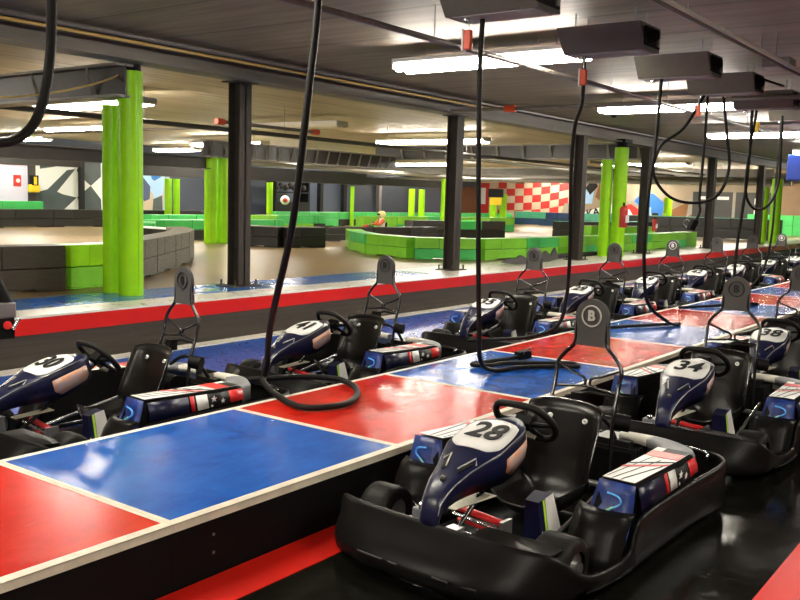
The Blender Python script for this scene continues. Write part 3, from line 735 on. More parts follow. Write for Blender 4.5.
def green_column(x, y, ztop, r, label, z0=TZ, cap=True, grp='lime green round padded columns'):
    o = thing('padded_column', (x, y, z0), label, 'column', grp); h = ztop - z0
    s = MB(); s.cyl((0, 0, 0), (0, 0, h), r, 'lime', 28); s.build('pad', o)
    if cap:
        s = MB(); s.cyl((0, 0, h), (0, 0, 3.05 - z0), r * .85, 'black', 20); s.box((-r * 1.2, -r * .9, h + .12), (r * 1.6, r * .9, h + .2), 'black'); s.build('cap', o)
    s = MB(); s.box((-.004, -r - .004, .02), (.004, -r + .01, h - .02), 'blockgreen'); s.build('pad_seam', o)
green_column(7.1, 9.42, 2.95, .15, 'large lime green column at the left')
green_column(7.12, 9.82, 2.56, .12, 'shorter lime column tucked behind the large one at the left', cap=False)
green_column(21.45, 9.1, 2.9, .17, 'lime green column right of centre by the dark columns')
green_column(21.35, 9.42, 2.6, .14, 'lime column standing left behind the one right of centre', cap=False)
green_column(35.9, 9.0, 2.62, .19, 'lime green column far right beside the blue box', cap=False)
green_column(35.4, 9.3, 2.3, .15, 'shorter lime column left of the far right one', cap=False)
green_column(16.05, 18.0, 2.42, .16, 'left of two joined lime columns beyond the brown track', cap=False)
green_column(16.45, 18.0, 2.42, .16, 'right of two joined lime columns beyond the brown track', cap=False)
rat = [(168, 'thin lime column beside the blue checkered mural', 24.0, 27.5), (173, 'thin lime column right of the one at the mural edge', 24.35, 27.5)]
for (x, y, zt, r, lab) in ((22.5, 27.6, 2.0, .13, 'thin lime column beside the blue checkered mural'), (22.9, 27.6, 2.0, .13, 'second thin lime column at the mural edge'),
        (26.5, 26.2, 2.0, .13, 'thin lime column before the grey wall near the dark rack'), (31.5, 26.0, 1.98, .09, 'slim dark green column on the grey wall, left of the racing kart'),
        (34.4, 24.8, 1.95, .15, 'left of a lime column pair before the grey wall'), (35.2, 24.8, 1.95, .15, 'right of a lime column pair before the grey wall'),
        (29.6, 19.7, 2.3, .20, 'tall lime column left of the middle dark column'), (43.0, 25.5, 1.9, .2, 'left lime column with the yellow sign'), (43.9, 25.4, 1.9, .2, 'lime column right of the yellow sign'),
        (44.5, 16.3, 1.9, .2, 'lime column before the race car mural')):
    green_column(x, y, zt, r, lab, cap=False, grp='distant lime green columns')

# ---------------------------------------------------------------- beams, ducts, pipes
def ibeam(x0, x1, y, z0, z1, label, m='beam', w=.24, axis='x', name='ceiling_beam'):
    s = MB()
    def bb(a0, a1, b0, b1, c0, c1):
        if axis == 'x': s.box((a0, b0, c0), (a1, b1, c1), m)
        else: s.box((b0, a0, c0), (b1, a1, c1), m)
    bb(x0, x1, y - w / 2, y + w / 2, z0, z0 + .025); bb(x0, x1, y - w / 2, y + w / 2, z1 - .025, z1); bb(x0, x1, y - .012, y + .012, z0, z1)
    return tag(s.build(name), label, 'beam')
ibeam(-6, 48.5, 9.2, 3.03, CZ, 'long grey steel beam over the ledge columns', w=.38)
ibeam(-6, 16.0, 18.0, 2.12, 2.42, 'dark steel beam crossing the left rear of the hall', 'beamdark')
def ribbed(x0, x1, y, z0, z1, label, axis, pitch=.45, m='beam'):
    s = MB()
    def bb(a0, a1, b0, b1, c0, c1):
        if axis == 'x': s.box((a0, b0, c0), (a1, b1, c1), m)
        else: s.box((b0, a0, c0), (b1, a1, c1), m)
    bb(x0, x1, y - .01, y + .01, z0, z1); s.m = [s.mi('beamdark')] * len(s.m); bb(x0, x1, y - .14, y + .14, z0, z0 + .03); bb(x0, x1, y - .14, y + .14, z1 - .03, z1)
    bo = tag(s.build('ceiling_beam'), label, 'beam')
    s = MB(); k = int((x1 - x0) / pitch)
    for i in range(k):
        a = x0 + pitch * (i + .5)
        for sg in (-1, 1):
            P4 = [(a - .05, y + sg * .012, z0 + .03), (a + .05, y + sg * .012, z0 + .03), (a + .02, y + sg * .13, z1 - .03), (a - .02, y + sg * .13, z1 - .03)]
            P4 = [(p if axis == 'x' else (p[1], p[0], p[2])) for p in P4]
            s.prism(P4, ((.012, 0, 0) if axis == 'x' else (0, .012, 0)), 'duct')  # pale ribs on the dark web paint in highlights and shaded bays
    s.build('stiffener', bo); return bo
ribbed(9.3, 29.8, 6.95, 2.62, 3.02, 'grey cross beam with stiffeners from the left lime column to the back', 'y', 1.2)
ribbed(9.3, 19.0, 24.2, 2.75, 3.2, 'grey cross beam with bright stiffeners beyond the central column', 'y', .9)
ribbed(15.8, 24.0, 18.0, 2.42, 2.86, 'ribbed beam with dark bays running along the rear', 'x', .5)
ibeam(9.3, 29.8, 36.5, 2.7, 3.0, 'distant grey cross beam right of centre', axis='y')
ibeam(9.3, 29.8, 41.0, 2.6, 3.0, 'farthest grey cross beam near the end wall', axis='y')
# dark soffits over the far wall
s = MB(); s.box((-6, 23.5, 2.15), (16.0, 23.9, 2.62), 'beamdark'); tag(s.build('dark_soffit'), 'black soffit over the far left opening', 'soffit')
s = MB(); s.box((16.6, 22.4, 1.98), (28.0, 22.9, 2.42), 'beamdark'); tag(s.build('dark_soffit'), 'dark brown soffit above the grey wall panels', 'soffit')
s = MB(); s.box((28.0, 22.4, 2.0), (33.5, 22.9, 2.3), 'beamdark'); tag(s.build('dark_soffit'), 'thinner dark soffit continuing to the right', 'soffit')

def pipe(pts, r, m, label, cat='pipe', name='ceiling_pipe', rings=0):
    o = MB(); o.tube(pts, r, m, 10); b = tag(o.build(name), label, cat)
    if rings:
        s = MB(); a, c = Vector(pts[0]), Vector(pts[-1])
        for i in range(rings):
            p = a.lerp(c, (i + .5) / rings); s.cyl(p + Vector((0, 0, r)), p + Vector((0, 0, CZ - p.z)), .006, 'steel', 6)
        s.build('hanger', b)
pipe([(-2, 5.0, 3.0), (18.5, 5.0, 3.0)], .03, 'pipe', 'grey conduit pipe running lengthwise over the far lane', rings=10)
pipe([(-2, 2.62, 3.05), (30, 2.62, 3.05)], .02, 'pipewhite', 'shiny grey pipe in the top right corner', rings=12)
pipe([(-2, 2.78, 3.10), (30, 2.78, 3.10)], .022, 'pipe', 'darker pipe beside the shiny one in the top right corner', rings=12)
pipe([(-2, 8.9, 3.36 - .08), (40, 8.9, 3.36 - .08)], .018, 'pipewhite', 'white conduit along the top of the long beam', rings=14)
pipe([(-2, 8.84, 3.20), (15, 8.84, 3.20)], .018, 'brass', 'brass coloured conduit under the white one along the beam')
pipe([(-2, 8.76, 3.25), (14, 8.76, 3.25)], .03, 'pipe', 'grey pipe hugging the front of the long beam')
pipe([(13.6, 9.0, 3.06), (13.6, -2, 3.06)], .035, 'pipe', 'black pipe crossing above the platform in front of the lights')
pipe([(-2, 13.2, 2.72), (40, 13.2, 2.72)], .045, 'beamdark', 'dark sprinkler main behind the long beam', rings=12)
pipe([(12.6, 13.0, 2.82), (12.6, 24, 2.82)], .03, 'pipe', 'grey pipe crossing the rear bay')
pipe([(0, 24.8, 2.75), (45, 24.8, 2.6)], .09, 'duct', 'silver duct under the rear ceiling')
pipe([(26, 12.0, 2.78), (48, 12.0, 2.78)], .045, 'pipe', 'thin grey pipe over the right part of the track', rings=6)
pipe([(24, 16.0, 2.85), (49, 16.0, 2.7)], .07, 'duct', 'silver duct above the red checkered wall')
pipe([(38, 9, 2.5), (38, 29, 2.5)], .09, 'duct', 'bright duct crossing before the end wall')
pipe([(13.6, 7.9, 3.06), (13.6, 7.7, 3.06)], .06, 'orange', 'orange valve on the crossing black pipe', 'valve', 'pipe_valve')
pipe([(12.0, 13.2, 2.86), (14.6, 13.2, 2.86)], .035, 'pipe', 'short grey pipe with orange ends in the rear bay')
pipe([(11.9, 13.2, 2.86), (12.1, 13.2, 2.86)], .06, 'orange', 'orange left valve of the short rear pipe', 'valve', 'pipe_valve')
pipe([(14.6, 13.2, 2.86), (14.8, 13.2, 2.86)], .06, 'orange', 'orange right valve of the short rear pipe', 'valve', 'pipe_valve')
pipe(catmull([(6.95, 9.3, 3.05), (6.9, 9.5, 2.85), (6.2, 10.0, 2.6), (5.4, 11.2, 2.5)], 6), .012, 'brass', 'yellow cable strung from the left lime column', 'cable', 'yellow_cable')
pipe(catmull([(12.0, 3.5, 3.2), (12.6, 3.2, 3.1), (13.2, 3.4, 3.2)], 5), .015, 'rubber', 'short black cable between ceiling boxes', 'cable', 'black_cable')
s = MB(); s.box((10.9, 2.7, 3.1), (11.2, 3.0, 3.2), 'chargerlight'); tag(s.build('junction_box', bev=.01), 'small grey junction box beside the pipes at top right', 'box')
s = MB(); s.box((6.9, 8.95, 3.30), (8.1, 9.0, 3.318), 'piperust'); tag(s.build('rust_plate'), 'rusty flat plate on the ceiling above the left lime column', 'plate')
s = MB(); s.box((20.6, 3.9, 2.12), (21.0, 5.0, 2.66), 'bluebox'); tag(s.build('hanging_sign', bev=.02), 'blue box shaped sign hanging at the right edge', 'sign')
o = thing('security_camera', (16.5, 7.2, 3.12), 'small white dome camera under the ceiling right of centre', 'camera')
s = MB(); s.cyl((0, 0, .1), (0, 0, .2), .07, 'white'); s.build('mount', o); s = MB(); s.sph((0, 0, .08), .065, 'ink', 8); s.build('dome', o)

# ---------------------------------------------------------------- fluorescent lights
def fluo(x, y0, y1, z, label, lit=True, axis='y', wide=.40, e=None):
    L = abs(y1 - y0); c = (x, (y0 + y1) / 2, z)
    o = thing('fluorescent_light', c, label, 'ceiling light', 'fluorescent ceiling lights', 0 if axis == 'y' else PI / 2)
    s = MB(); s.box((-wide / 2, -L / 2, .045), (wide / 2, L / 2, .09), 'white'); s.box((-wide / 2 + .04, -L / 2, .03), (wide / 2 - .04, L / 2, .045), 'white'); s.build('housing', o)
    s = MB()
    for a in (-1, 1): s.cyl((a * wide * .26, -L / 2 + .02, .0), (a * wide * .26, L / 2 - .02, .0), .055, 'tube_lit' if lit else 'tube_off', 10)
    s.build('lamp_tubes', o)
    for a in (-1, 1):
        MB().box((-wide / 2, a * (L / 2 - .01) - .01, -.03), (wide / 2, a * (L / 2 - .01) + .01, .045), 'tube_off').build('end_bracket', o)
        MB().cyl((0, a * L * .35, .09), (0, a * L * .35, CZ - z - .002), .006, 'steel', 6).build('hanger_rod', o)
FL = [(9.2, 4.35, 6.85, 3.10, 'bright twin tube light at the top centre'), (14.6, 4.0, 6.6, 3.08, 'bright tube light behind the charger boxes'), (20.6, 2.9, 6.7, 3.08, 'long tube light at the right near the yellow tag'),
      (10.4, 13.3, 16.6, 3.06, 'bright tube light behind the left lime column'), (14.4, 19.6, 22.6, 3.08, 'bright tube light far left under the rear ceiling'),
      (20.0, 20.0, 23.2, 3.05, 'tube light beside the left dark column'), (20.8, 12.6, 16.2, 3.08, 'bright tube light beside the middle dark column'),
      (34.0, 11.8, 15.2, 3.06, 'tube light between lime pair and dark column at the right'), (33.0, 21.8, 24.8, 3.02, 'dimmer far tube light left of the middle dark column'),
      (38.5, 21.4, 24.6, 3.02, 'far tube light just right of the middle dark column'), (44.5, 11.0, 17.0, 2.75, 'long far tube light above the mural wall at the right'),
      (27.0, 3.0, 6.4, 3.08, 'far tube light over the front lanes at the right')]
for a in FL: fluo(*a)
fluo(15.6, 13.2, 16.8, 3.08, 'unlit cream tube light above the orange valves', lit=False)
# unseen fittings of the rows, plus ones added to brighten rear and end walls
for (x, y) in ((3.4, 4.2), (-1.5, 4.5), (4.5, -2.5), (12, -3.5), (-1, -1.0), (4.5, 14.0), (27, 16), (27, 25), (44, 5), (47, 18), (47, 23.5), (4.5, 20.5), (8.5, 26), (17, 26.8), (23, 26.5), (33, 27.0), (41, 27)):
    fluo(x, y, y + 2.4, 3.10, 'fluorescent tube light from the unseen rows and the fittings added to brighten the rear')
def area(x, y, z, sx, sy, P, col=(1, .93, .82)):
    l = bpy.data.lights.new('lamp_glow', 'AREA'); l.shape = 'RECTANGLE'; l.size = sx; l.size_y = sy; l.energy = P; l.color = col
    o = bpy.data.objects.new('lamp_glow', l); o.location = (x, y, z); COL.objects.link(o)

# ---------------------------------------------------------------- track barriers
def resample(P, step):
    P = [Vector(p) for p in P]; out = [P[0]]; acc = 0
    for a, b in zip(P, P[1:]):
        d = (b - a).length; t = 0
        while acc + (d - t) >= step:
            t += step - acc; out.append(a.lerp(b, t / d)); acc = 0
        acc += d - t
    if (out[-1] - P[-1]).length > .4: out.append(P[-1])
    return out
def barrier(pts, label, cols, h=.56, step=1.5, th=.42, topm=None, group=None, z0=TZ):
    Q = resample(catmull([(x, y, 0) for x, y in pts], 8), step)
    for i, (a, b) in enumerate(zip(Q, Q[1:])):
        d = (b - a); L = d.length; c = (a + b) / 2; ang = math.atan2(d.y, d.x)
        cm = cols[i % len(cols)]
        o = thing('track_barrier', (c.x, c.y, z0), f'{label}, ' + (ordn[i] if i < 20 else 'later') + ' block from its start', 'track barrier', group or label, ang)
        s = MB(); nn = 4; hb = h * .5; l2 = L / 2 - .01
        s.box((-l2, -th / 2, .03), (l2, th / 2, hb - .004), cm[0])
        s.box((-l2 - .0, -th / 2, 0), (-l2 + .4, th / 2, .03), cm[0]); s.box((l2 - .4, -th / 2, 0), (l2, th / 2, .03), cm[0])
        s.build('lower_block', o, bev=.012)
        s = MB(); s.box((-l2 + .0, -th / 2, hb + .004), (-l2 * .25 - .004, th / 2, h), cm[1]); s.box((-l2 * .25 + .004, -th / 2, hb + .004), (l2, th / 2, h), cm[1])
        if topm: s.box((-l2, -th / 2 + .01, h), (l2, th / 2 - .01, h + .02), topm)
        s.build('upper_block', o, bev=.012)
g, mi, bk, br, gy, te, bl = 'blockgreen', 'blockmint', 'blockblack', 'blockbrown', 'blockgrey', 'blockteal', 'blockblue'
barrier([(18.5, 15.2), (16.9, 13.6), (16.2, 12.1), (16.3, 11.0), (17.4, 10.35), (19.6, 10.2), (24, 10.15), (30, 10.15)], 'bright green barrier curving round behind the ledge', [(g, g), (g, mi), (g, g), (mi, g)], h=.47, group='green barrier blocks of the near curve')
barrier([(1.0, 10.9), (4.0, 10.8), (6.85, 10.6)], 'dark brown barrier at the left edge behind the ledge', [(br, br)], h=.58, group='brown barrier blocks at the left')
barrier([(6.87, 10.6), (7.5, 10.6), (8.1, 10.95)], 'lime barrier block beside the left lime column', [(g, 'lime'), ('lime', 'lime')], h=.58, step=.85, group='lime barrier blocks at the left column')
barrier([(8.12, 10.97), (9.3, 11.9), (10.6, 12.9), (11.8, 14.0), (12.6, 15.2)], 'scuffed grey barrier curving away left of the dark column', [(gy, gy)], h=.58, step=1.25, group='grey barrier blocks of the left curve')
barrier([(12.75, 15.5), (12.95, 16.9)], 'white topped barrier at the end of the grey curve', [(bk, bk)], h=.5, topm='murwhite')
barrier([(13.6, 17.5), (14.75, 18.9)], 'green topped barrier behind the grey curve', [(bk, mi)], h=.56, step=1.2, group='green topped barrier blocks')
barrier([(15.1, 19.6), (17.5, 19.5), (20.0, 19.3)], 'mint barrier beyond the joined lime columns', [(bk, mi)], h=.56, group='mint barrier blocks beyond the columns')
barrier([(16.2, 17.0), (16.4, 16.0), (17.0, 15.5), (17.9, 15.5)], 'low black barrier with a pale top rail', [(bk, bk)], h=.5, step=1.2, topm='murgrey', group='black barrier blocks with a pale top')
barrier([(20.0, 17.5), (22, 16.8), (24.4, 16.7)], 'black barrier before the racing kart', [(bk, bk)], h=.42, group='black barrier blocks by the racing kart')
barrier([(-2, 28.0), (24.5, 28.0)], 'long black barrier below the checkered mural', [(bk, bk)], h=.6, step=2.2, group='black barrier blocks below the mural')
barrier([(17.6, 22.6), (22, 22.6), (25.4, 22.4)], 'green barrier before the grey wall panels', [(g, mi), (bk, mi), (g, g)], h=.6, step=1.8, group='green barrier blocks before the grey wall')
barrier([(26.5, 21.5), (31, 20.8), (35, 19.8)], 'green barrier right behind the racing kart', [(g, g), (mi, g), (mi, mi)], h=.6, step=1.8, group='green barrier blocks behind the racing kart')
barrier([(27, 26.4), (46, 26.2)], 'mint green barrier at the foot of the grey wall', [(mi, mi), (mi, mi), (bk, mi)], h=.62, step=1.9, group='mint barrier blocks at the grey wall')
barrier([(24.0, 17.4), (26.4, 16.9), (28.0, 16.2)], 'dark green barrier with a black base beside the middle column', [(bk, 'murslate'), (bk, mi)], h=.6, step=1.6, group='dark green barrier blocks by the middle column')
barrier([(46.5, 26), (46.5, 13.5)], 'blue and teal barrier before the red checkered wall', [(bl, te), (bl, bl)], h=.75, step=2.0, group='blue and teal barrier blocks')
barrier([(31.0, 15.6), (34, 14.8), (38, 14.6)], 'black barrier with teal top behind the lime pair', [(bk, bk)], h=.6, step=1.8, topm='blockteal', group='black and teal barrier blocks')
barrier([(26.5, 12.3), (28.2, 11.8), (28.9, 11.0)], 'rounded end barrier right of the lime pair', [(bk, g)], h=.6, step=1.1, topm='murgrey', group='rounded barrier end blocks')
barrier([(37.5, 15.5), (38.5, 11.5), (38.5, 9.4)], 'long black barrier with a teal top at the right', [(bk, bk)], h=.85, step=1.8, topm='blockteal', group='tall black barrier blocks at the right')
barrier([(39.5, 8.3), (39.5, 2.0)], 'dark green barrier at the far right', [(mi, mi)], z0=G, h=1.45, step=2.0, group='green barrier blocks at the far right')
barrier([(47.5, 8.3), (47.5, 1.0)], 'low mint barrier continuing right of the brown mural', [(mi, mi)], z0=G, h=1.5, step=2.2, group='mint barrier blocks right of the brown mural')
barrier([(47.5, 13.2), (47.5, 9.1)], 'mint barrier in front of the brown mural', [(mi, mi)], h=1.0, step=2.2, group='mint barrier blocks before the brown mural')
# torn black skirt on the ledge
s = MB(); pts = []
base = [(0, 0), (.35, .10), (.6, .06), (.9, .14), (1.1, .05), (1.5, .17), (1.7, .07), (2.1, .2), (2.2, .08), (2.6, .26), (2.5, .0), (2.0, -.04), (1.2, -.06), (.5, -.05)]
s.prism([(x, y * .6, y * .9 + .06) for x, y in base], (0, .05, 0), 'skirt')
o = s.build('rubber_skirt'); o.location = (15.9, 9.15, TZ); tag(o, 'torn black rubber strip with spikes lying on the ledge', 'rubber strip')
s = MB(); s.box((0, 0, 0), (2.6, .12, .1), 'skirt'); o = s.build('rubber_skirt', bev=.02); o.location = (19.0, 9.6, TZ); tag(o, 'low flat black strip on the ledge by the lime pair', 'rubber strip')
s.__init__() if False else None

# ---------------------------------------------------------------- far wall dressings
def flat(name, label, cat, polys, T_):
    """flat painted wall art: polygons in (u, v) wall metres, thin raised paint layers"""
    o = thing(name, (0, 0, 0), label, cat); o.matrix_world = T_
    return o
def mural(name, label, T_, w, h, base_m, patches):
    o = thing(name, (0, 0, 0), label, 'mural'); o.matrix_world = T_
    s = MB(); s.box((0, 0, 0), (w, h, .02), base_m)
    for i, (poly, m) in enumerate(patches):
        z = .02 + .002 * (i % 6 + 1)
        s.add([(u, v, z) for u, v in poly], [tuple(range(len(poly)))], m)
    s.build('panel', o); return o
# checkered mural, left wall (u along +X, v up, facing -Y)
Tl = frame((18.45, 29.96, TZ), (1, 0, 0), (0, 0, 1))
pd = 'murdark'
mural('checkered_mural', 'black and white warped checkered flag mural on the left wall', Tl, 5.0, 2.55, 'murwhite', [
    ([(.0, .35), (.0, 1.15), (.6, 1.3), (1.15, 1.1), (1.7, 1.0), (1.1, .5), (.6, .35)], pd),
    ([(1.7, 1.0), (2.3, 1.45), (2.75, .95), (2.8, .0), (2.4, .0)], pd),
    ([(1.7, 2.0), (2.0, 2.5), (2.75, 2.5), (2.75, 1.8), (2.3, 1.45), (1.9, 1.75)], pd),
    ([(.3, 1.1), (1.3, 2.0), (1.65, 2.05), (.7, 1.0)], pd), ([(.2, 2.0), (.8, 2.1), (1.2, 2.5), (.2, 2.5)], pd),
    ([(3.3, 1.95), (4.2, 2.5), (4.5, 2.5), (4.4, 1.3), (4.05, .95)], pd), ([(3.2, 0), (4.1, .75), (4.8, 0)], pd), ([(4.2, .8), (4.9, 1.2), (4.95, .1), (4.4, .1)], pd)])
Tb = frame((22.95, 29.93, TZ), (1, 0, 0), (0, 0, 1))
mural('blue_mural', 'blue and cream warped checkered mural beside the left lime column', Tb, 1.5, 2.5, 'murcream', [
    ([(0.00, 2.0), (0.34, 1.5), (0.68, 1.2), (0.68, 1.9), (0.34, 2.5), (0.00, 2.5)], 'murlight'), ([(0.00, 1.3), (0.20, 1.85), (0.54, 1.5), (0.51, 1.0), (0.24, .9)], 'murnavy'),
    ([(0.41, 2.45), (0.61, 1.8), (1.02, 1.6), (1.19, 2.45)], 'murblue'), ([(0.68, 1.0), (1.16, 1.2), (1.29, 2.0), (0.68, 1.7)], 'murlight'),
    ([(0.61, .2), (0.68, 1.0), (1.12, 1.15), (1.16, .4), (0.88, .15)], pd), ([(1.16, .3), (1.50, .8), (1.50, 2.2), (1.26, 1.7)], 'murlight'), ([(0.00, 0), (0.27, .35), (0.61, .1), (0.88, .1), (1.22, .3), (1.50, 0)], 'murslate')])
s = MB(); s.box((20.2, 29.8, TZ), (20.4, 29.92, 2.7), 'ink'); tag(s.build('mural_post'), 'thin black post in front of the checkered mural', 'post')
# doorway area at the far left
s = MB(); s.box((8, 29.9, TZ), (18.15, 29.97, 2.3), 'walllav'); tag(s.build('lavender_panel'), 'pale lavender wall panel at the far left', 'wall panel')
s = MB(); s.box((8, 29.85, 2.3), (18.3, 29.97, 2.5), 'woodbrown'); tag(s.build('wood_header'), 'brown wooden header above the lavender panel', 'header')
s = MB(); s.box((18.15, 29.8, TZ), (18.4, 29.96, 2.5), 'murslate'); tag(s.build('door_post'), 'dark post between the lavender panel and the mural', 'post')
o = thing('fire_alarm', (17.75, 29.86, 1.75), 'red fire alarm box on the lavender wall', 'fire alarm')
s = MB(); s.box((-.14, 0, -.2), (.14, .06, .2), 'murred'); s.build('box', o, bev=.02); s = MB(); s.cyl((0, 0, 0), (0, -.03, 0), .07, 'white'); s.build('button', o)
o = thing('life_vest', (18.2, 29.6, 1.35), 'yellow and black object hung on the post at the far left', 'hanging gear')
s = MB(); s.box((-.2, -.1, 0), (.2, .1, .28), 'yellow'); s.build('body', o, bev=.05); s = MB(); s.box((-.12, -.11, .25), (.12, .08, .6), 'black'); s.box((-.06, -.13, .28), (.05, -.1, .55), 'yellow'); s.build('strap', o)
barrier([(6, 28.9), (18.0, 28.9)], 'mint barrier under the lavender panel', [(mi, mi)], h=.85, step=2.4, group='mint barrier blocks under the lavender panel')
# grey wall posts
for i, (x, lab) in enumerate(((28.3, 'dark post at the left of the grey wall'), (33.6, 'black post on the grey wall left of the slim green column'), (38.3, 'silver post on the grey wall above the racing driver'), (35.4, 'thin dark post with a white lamp on the grey wall'))):
    s = MB(); s.box((x, 29.75, TZ), (x + .22, 29.97, 2.3), 'steel' if 'silver' in lab else 'ink'); tag(s.build('wall_post'), lab, 'post')
o = thing('equipment_rack', (29.6, 28.9, TZ), 'dark equipment rack against the grey wall', 'rack')
s = MB(); s.box((0, 0, 0), (2.3, .6, 1.0), 'ink'); s.box((0, 0, 1.0), (.1, .6, 2.0), 'ink'); s.box((2.2, 0, 1.0), (2.3, .6, 2.0), 'ink'); s.box((0, 0, 1.9), (2.3, .6, 2.0), 'ink'); s.box((0, 0, 1.4), (2.3, .6, 1.46), 'ink'); s.build('frame', o)
s = MB()
for i in range(7): s.sph((.25 + .3 * i, .2, 1.65 + .08 * (i % 2)), .15, 'murslate', 6)
s.build('stored_helmets', o)
s = MB(); s.sph((-.5, -.4, 1.1), .19, 'white', 10); s.sph((-.62, -.52, 1.1), .10, 'murred', 8); tag(s.build('white_fan'), 'white round object with red centre beside a lime column', 'fan'); 
bpy.data.objects['white_fan'].location = (27.9, 26.6, TZ)
# soffit clutter: papers along the top
# end wall: u along -Y, facing -X
def Te(y, z): return frame((48.56, y, z), (0, -1, 0), (0, 0, 1))
s = MB(); s.box((45.6, 29.85, TZ), (48.3, 29.98, 2.3), 'woodbrown'); tag(s.build('wooden_door'), 'brown wooden door in the far corner', 'door')
P_ = [([(0, 0), (1.3, 0), (1.3, 2.5), (0, 2.5)], 'murred')]
def checks(u0, v0, w, h, nx, ny, bend):
    out = []
    for i in range(nx):
        for j in range(ny):
            if (i + j) % 2: continue
            def q(a, b_):
                return (u0 + w * a / nx, v0 + h * b_ / ny + bend(a / nx) )
            out.append(([q(i, j), q(i + 1, j), q(i + 1, j + 1), q(i, j + 1)], 'murred'))
    return out
bend = lambda t: .45 * t ** 3
mural('checkered_mural', 'red and cream checkered flag mural on the end wall', Te(29.95, TZ), 6.6, 2.9, 'murcream',
      [([(0, 0), (.85, 0), (.85, 2.4), (0, 2.4)], 'murred'), ([(.1, 1.1), (.6, 1.1), (.6, 2.1), (.1, 2.1)], 'murwhite')] + checks(.9, -.1, 5.3, 2.6, 9, 6, bend) + [([(5.6, .0), (6.6, .0), (6.6, 1.2), (6.0, 1.3)], 'murgrey')])
ms = mural('race_mural', 'cream race mural with lettering, red and blue cars and helmets', Te(23.0, TZ), 5.0, 3.0, 'murbase', [
    ([(0.08, .2), (2.34, .9), (2.34, 1.45), (0.08, .75)], 'murwhite'), ([(0.16, 1.3), (0.78, 1.3), (0.86, 2.1), (0.31, 2.3)], 'murlight'),
    ([(0.31, 2.2), (0.62, 1.8), (1.09, 2.3), (0.78, 2.75)], 'ink'), ([(0.94, 1.7), (1.25, 1.5), (1.48, 2.2), (1.17, 2.5)], 'murbrown'),
    ([(2.03, .35), (3.67, .2), (3.67, 1.0), (3.12, 1.35), (2.26, 1.2)], 'murred'), ([(2.26, .75), (3.28, .7), (3.04, 1.05), (2.42, 1.05)], 'murwhite'),
    ([(2.81, 1.3), (3.59, 1.2), (3.82, 1.9), (3.35, 2.0)], 'murgrey'), ([(3.28, 1.5), (3.90, 1.0), (4.91, .7), (5.07, 1.4), (4.37, 1.95), (3.67, 1.95)], 'murblue'),
    ([(3.74, .35), (4.29, .35), (4.29, 1.2), (3.74, 1.2)], 'murlight'), ([(4.29, .3), (4.84, .5), (4.68, .9), (4.37, .9)], 'ink'), ([(2.18, 2.3), (2.81, 2.1), (2.96, 2.4), (2.34, 2.7)], 'murgrey')])
t = text_mesh('KART', .62, 'ink', .004, .012, .1); text_obj('lettering', t, frame((1.2, .86, .045), (1, .24, 0), (-.24, 1, 0)), ms)
for (u, v, tx) in ((3.2, .45, '44'), (4.0, .75, '5')):
    t = text_mesh(tx, .42, 'ink', .004, .01); text_obj('lettering', t, frame((u, v, .045), (1, 0, 0), (0, 1, 0)), ms)
mural('brown_mural', 'brown and tan mural with dark doors at the right of the end wall', Te(17.95, TZ), 22, 2.9, 'murbase', [
    ([(0, 0), (0, .9), (1.4, 1.6), (2.6, 1.4), (3.2, 0)], 'murbrown'), ([(1.2, .7), (2.6, 1.6), (2.6, 2.6), (1.4, 2.0)], 'murgrey'),
    ([(4.6, 0), (4.9, 1.7), (6.4, 2.6), (18, 2.9), (18, 0)], 'murtan'),
    ([(7.2, .7), (8.2, 1.9), (10.5, 2.1), (10.5, 1.3), (9.0, 1.2), (8.6, .7), (10.5, .1), (8.8, 0)], 'murslate'), ([(8.9, .8), (9.6, 1.1), (11, 1.1), (11, .4), (9.6, .5)], 'murtan'), ([(2.4, 0), (2.4, 2.3), (2.55, 2.3), (2.55, 0)], 'murbrown')])
o = thing('double_door', (48.42, 16.4, TZ), 'dark double door with pale signs in the brown mural wall', 'door')
s = MB(); s.box((0, -2.1, 0), (.12, 0, 2.1), 'murslate'); s.build('leaf', o); s = MB(); s.box((0, -4.2, 0), (.12, -2.25, 2.1), 'murslate'); s.build('leaf', o)
s = MB(); s.box((-.03, -2.25, 0), (.1, -2.1, 2.1), 'murgrey'); s.build('door_frame', o)
s = MB(); s.box((-.02, -.8, 1.7), (0, -.3, 1.86), 'white'); s.box((-.02, -1.9, 1.7), (0, -1.3, 1.86), 'white'); s.box((-.02, -1.9, .7), (0, -.2, .75), 'white'); s.build('sign', o)
s = MB()
for z in (.9, 1.5): s.box((-.02, -3.3, z), (0, -3.2, z + .3), 'white')
s.build('handle', o)
o = thing('pirate_sign', (42.6, 25.1, 1.3), 'small yellow and black sign on a far lime column', 'sign')
s = MB(); s.box((-.05, -.35, 0), (0, .35, .5), 'yellow'); s.build('board', o); s = MB(); s.box((-.08, -.45, .4), (0, .45, .85), 'ink'); s.build('top', o)
# fire extinguishers
for (x, y, z, lab) in ((20.95, 8.76, .95, 'red fire extinguisher strapped to the lime column right of centre'), (26.2, 9.97, .75, 'small red fire extinguisher above the barrier beside a dark column')):
    o = thing('fire_extinguisher', (x, y, z), lab, 'fire extinguisher'); k = 1 if z > .9 else .7
    s = MB(); s.cyl((0, 0, 0), (0, 0, .42 * k), .10 * k, 'murred', 14); s.sph((0, 0, .42 * k), .10 * k, 'murred', 8); s.build('bottle', o)
    s = MB(); s.box((-.10 * k, -.105 * k, .12 * k), (.10 * k, -.10 * k, .3 * k), 'white'); s.build('instruction_label', o)
    s = MB(); s.cyl((0, 0, .5 * k), (0, 0, .6 * k), .03, 'ink', 8); s.tube([(0, 0, .55 * k), (.1 * k, -.03, .5 * k), (.12 * k, -.03, .3 * k)], .012, 'ink', 6); s.build('valve', o)

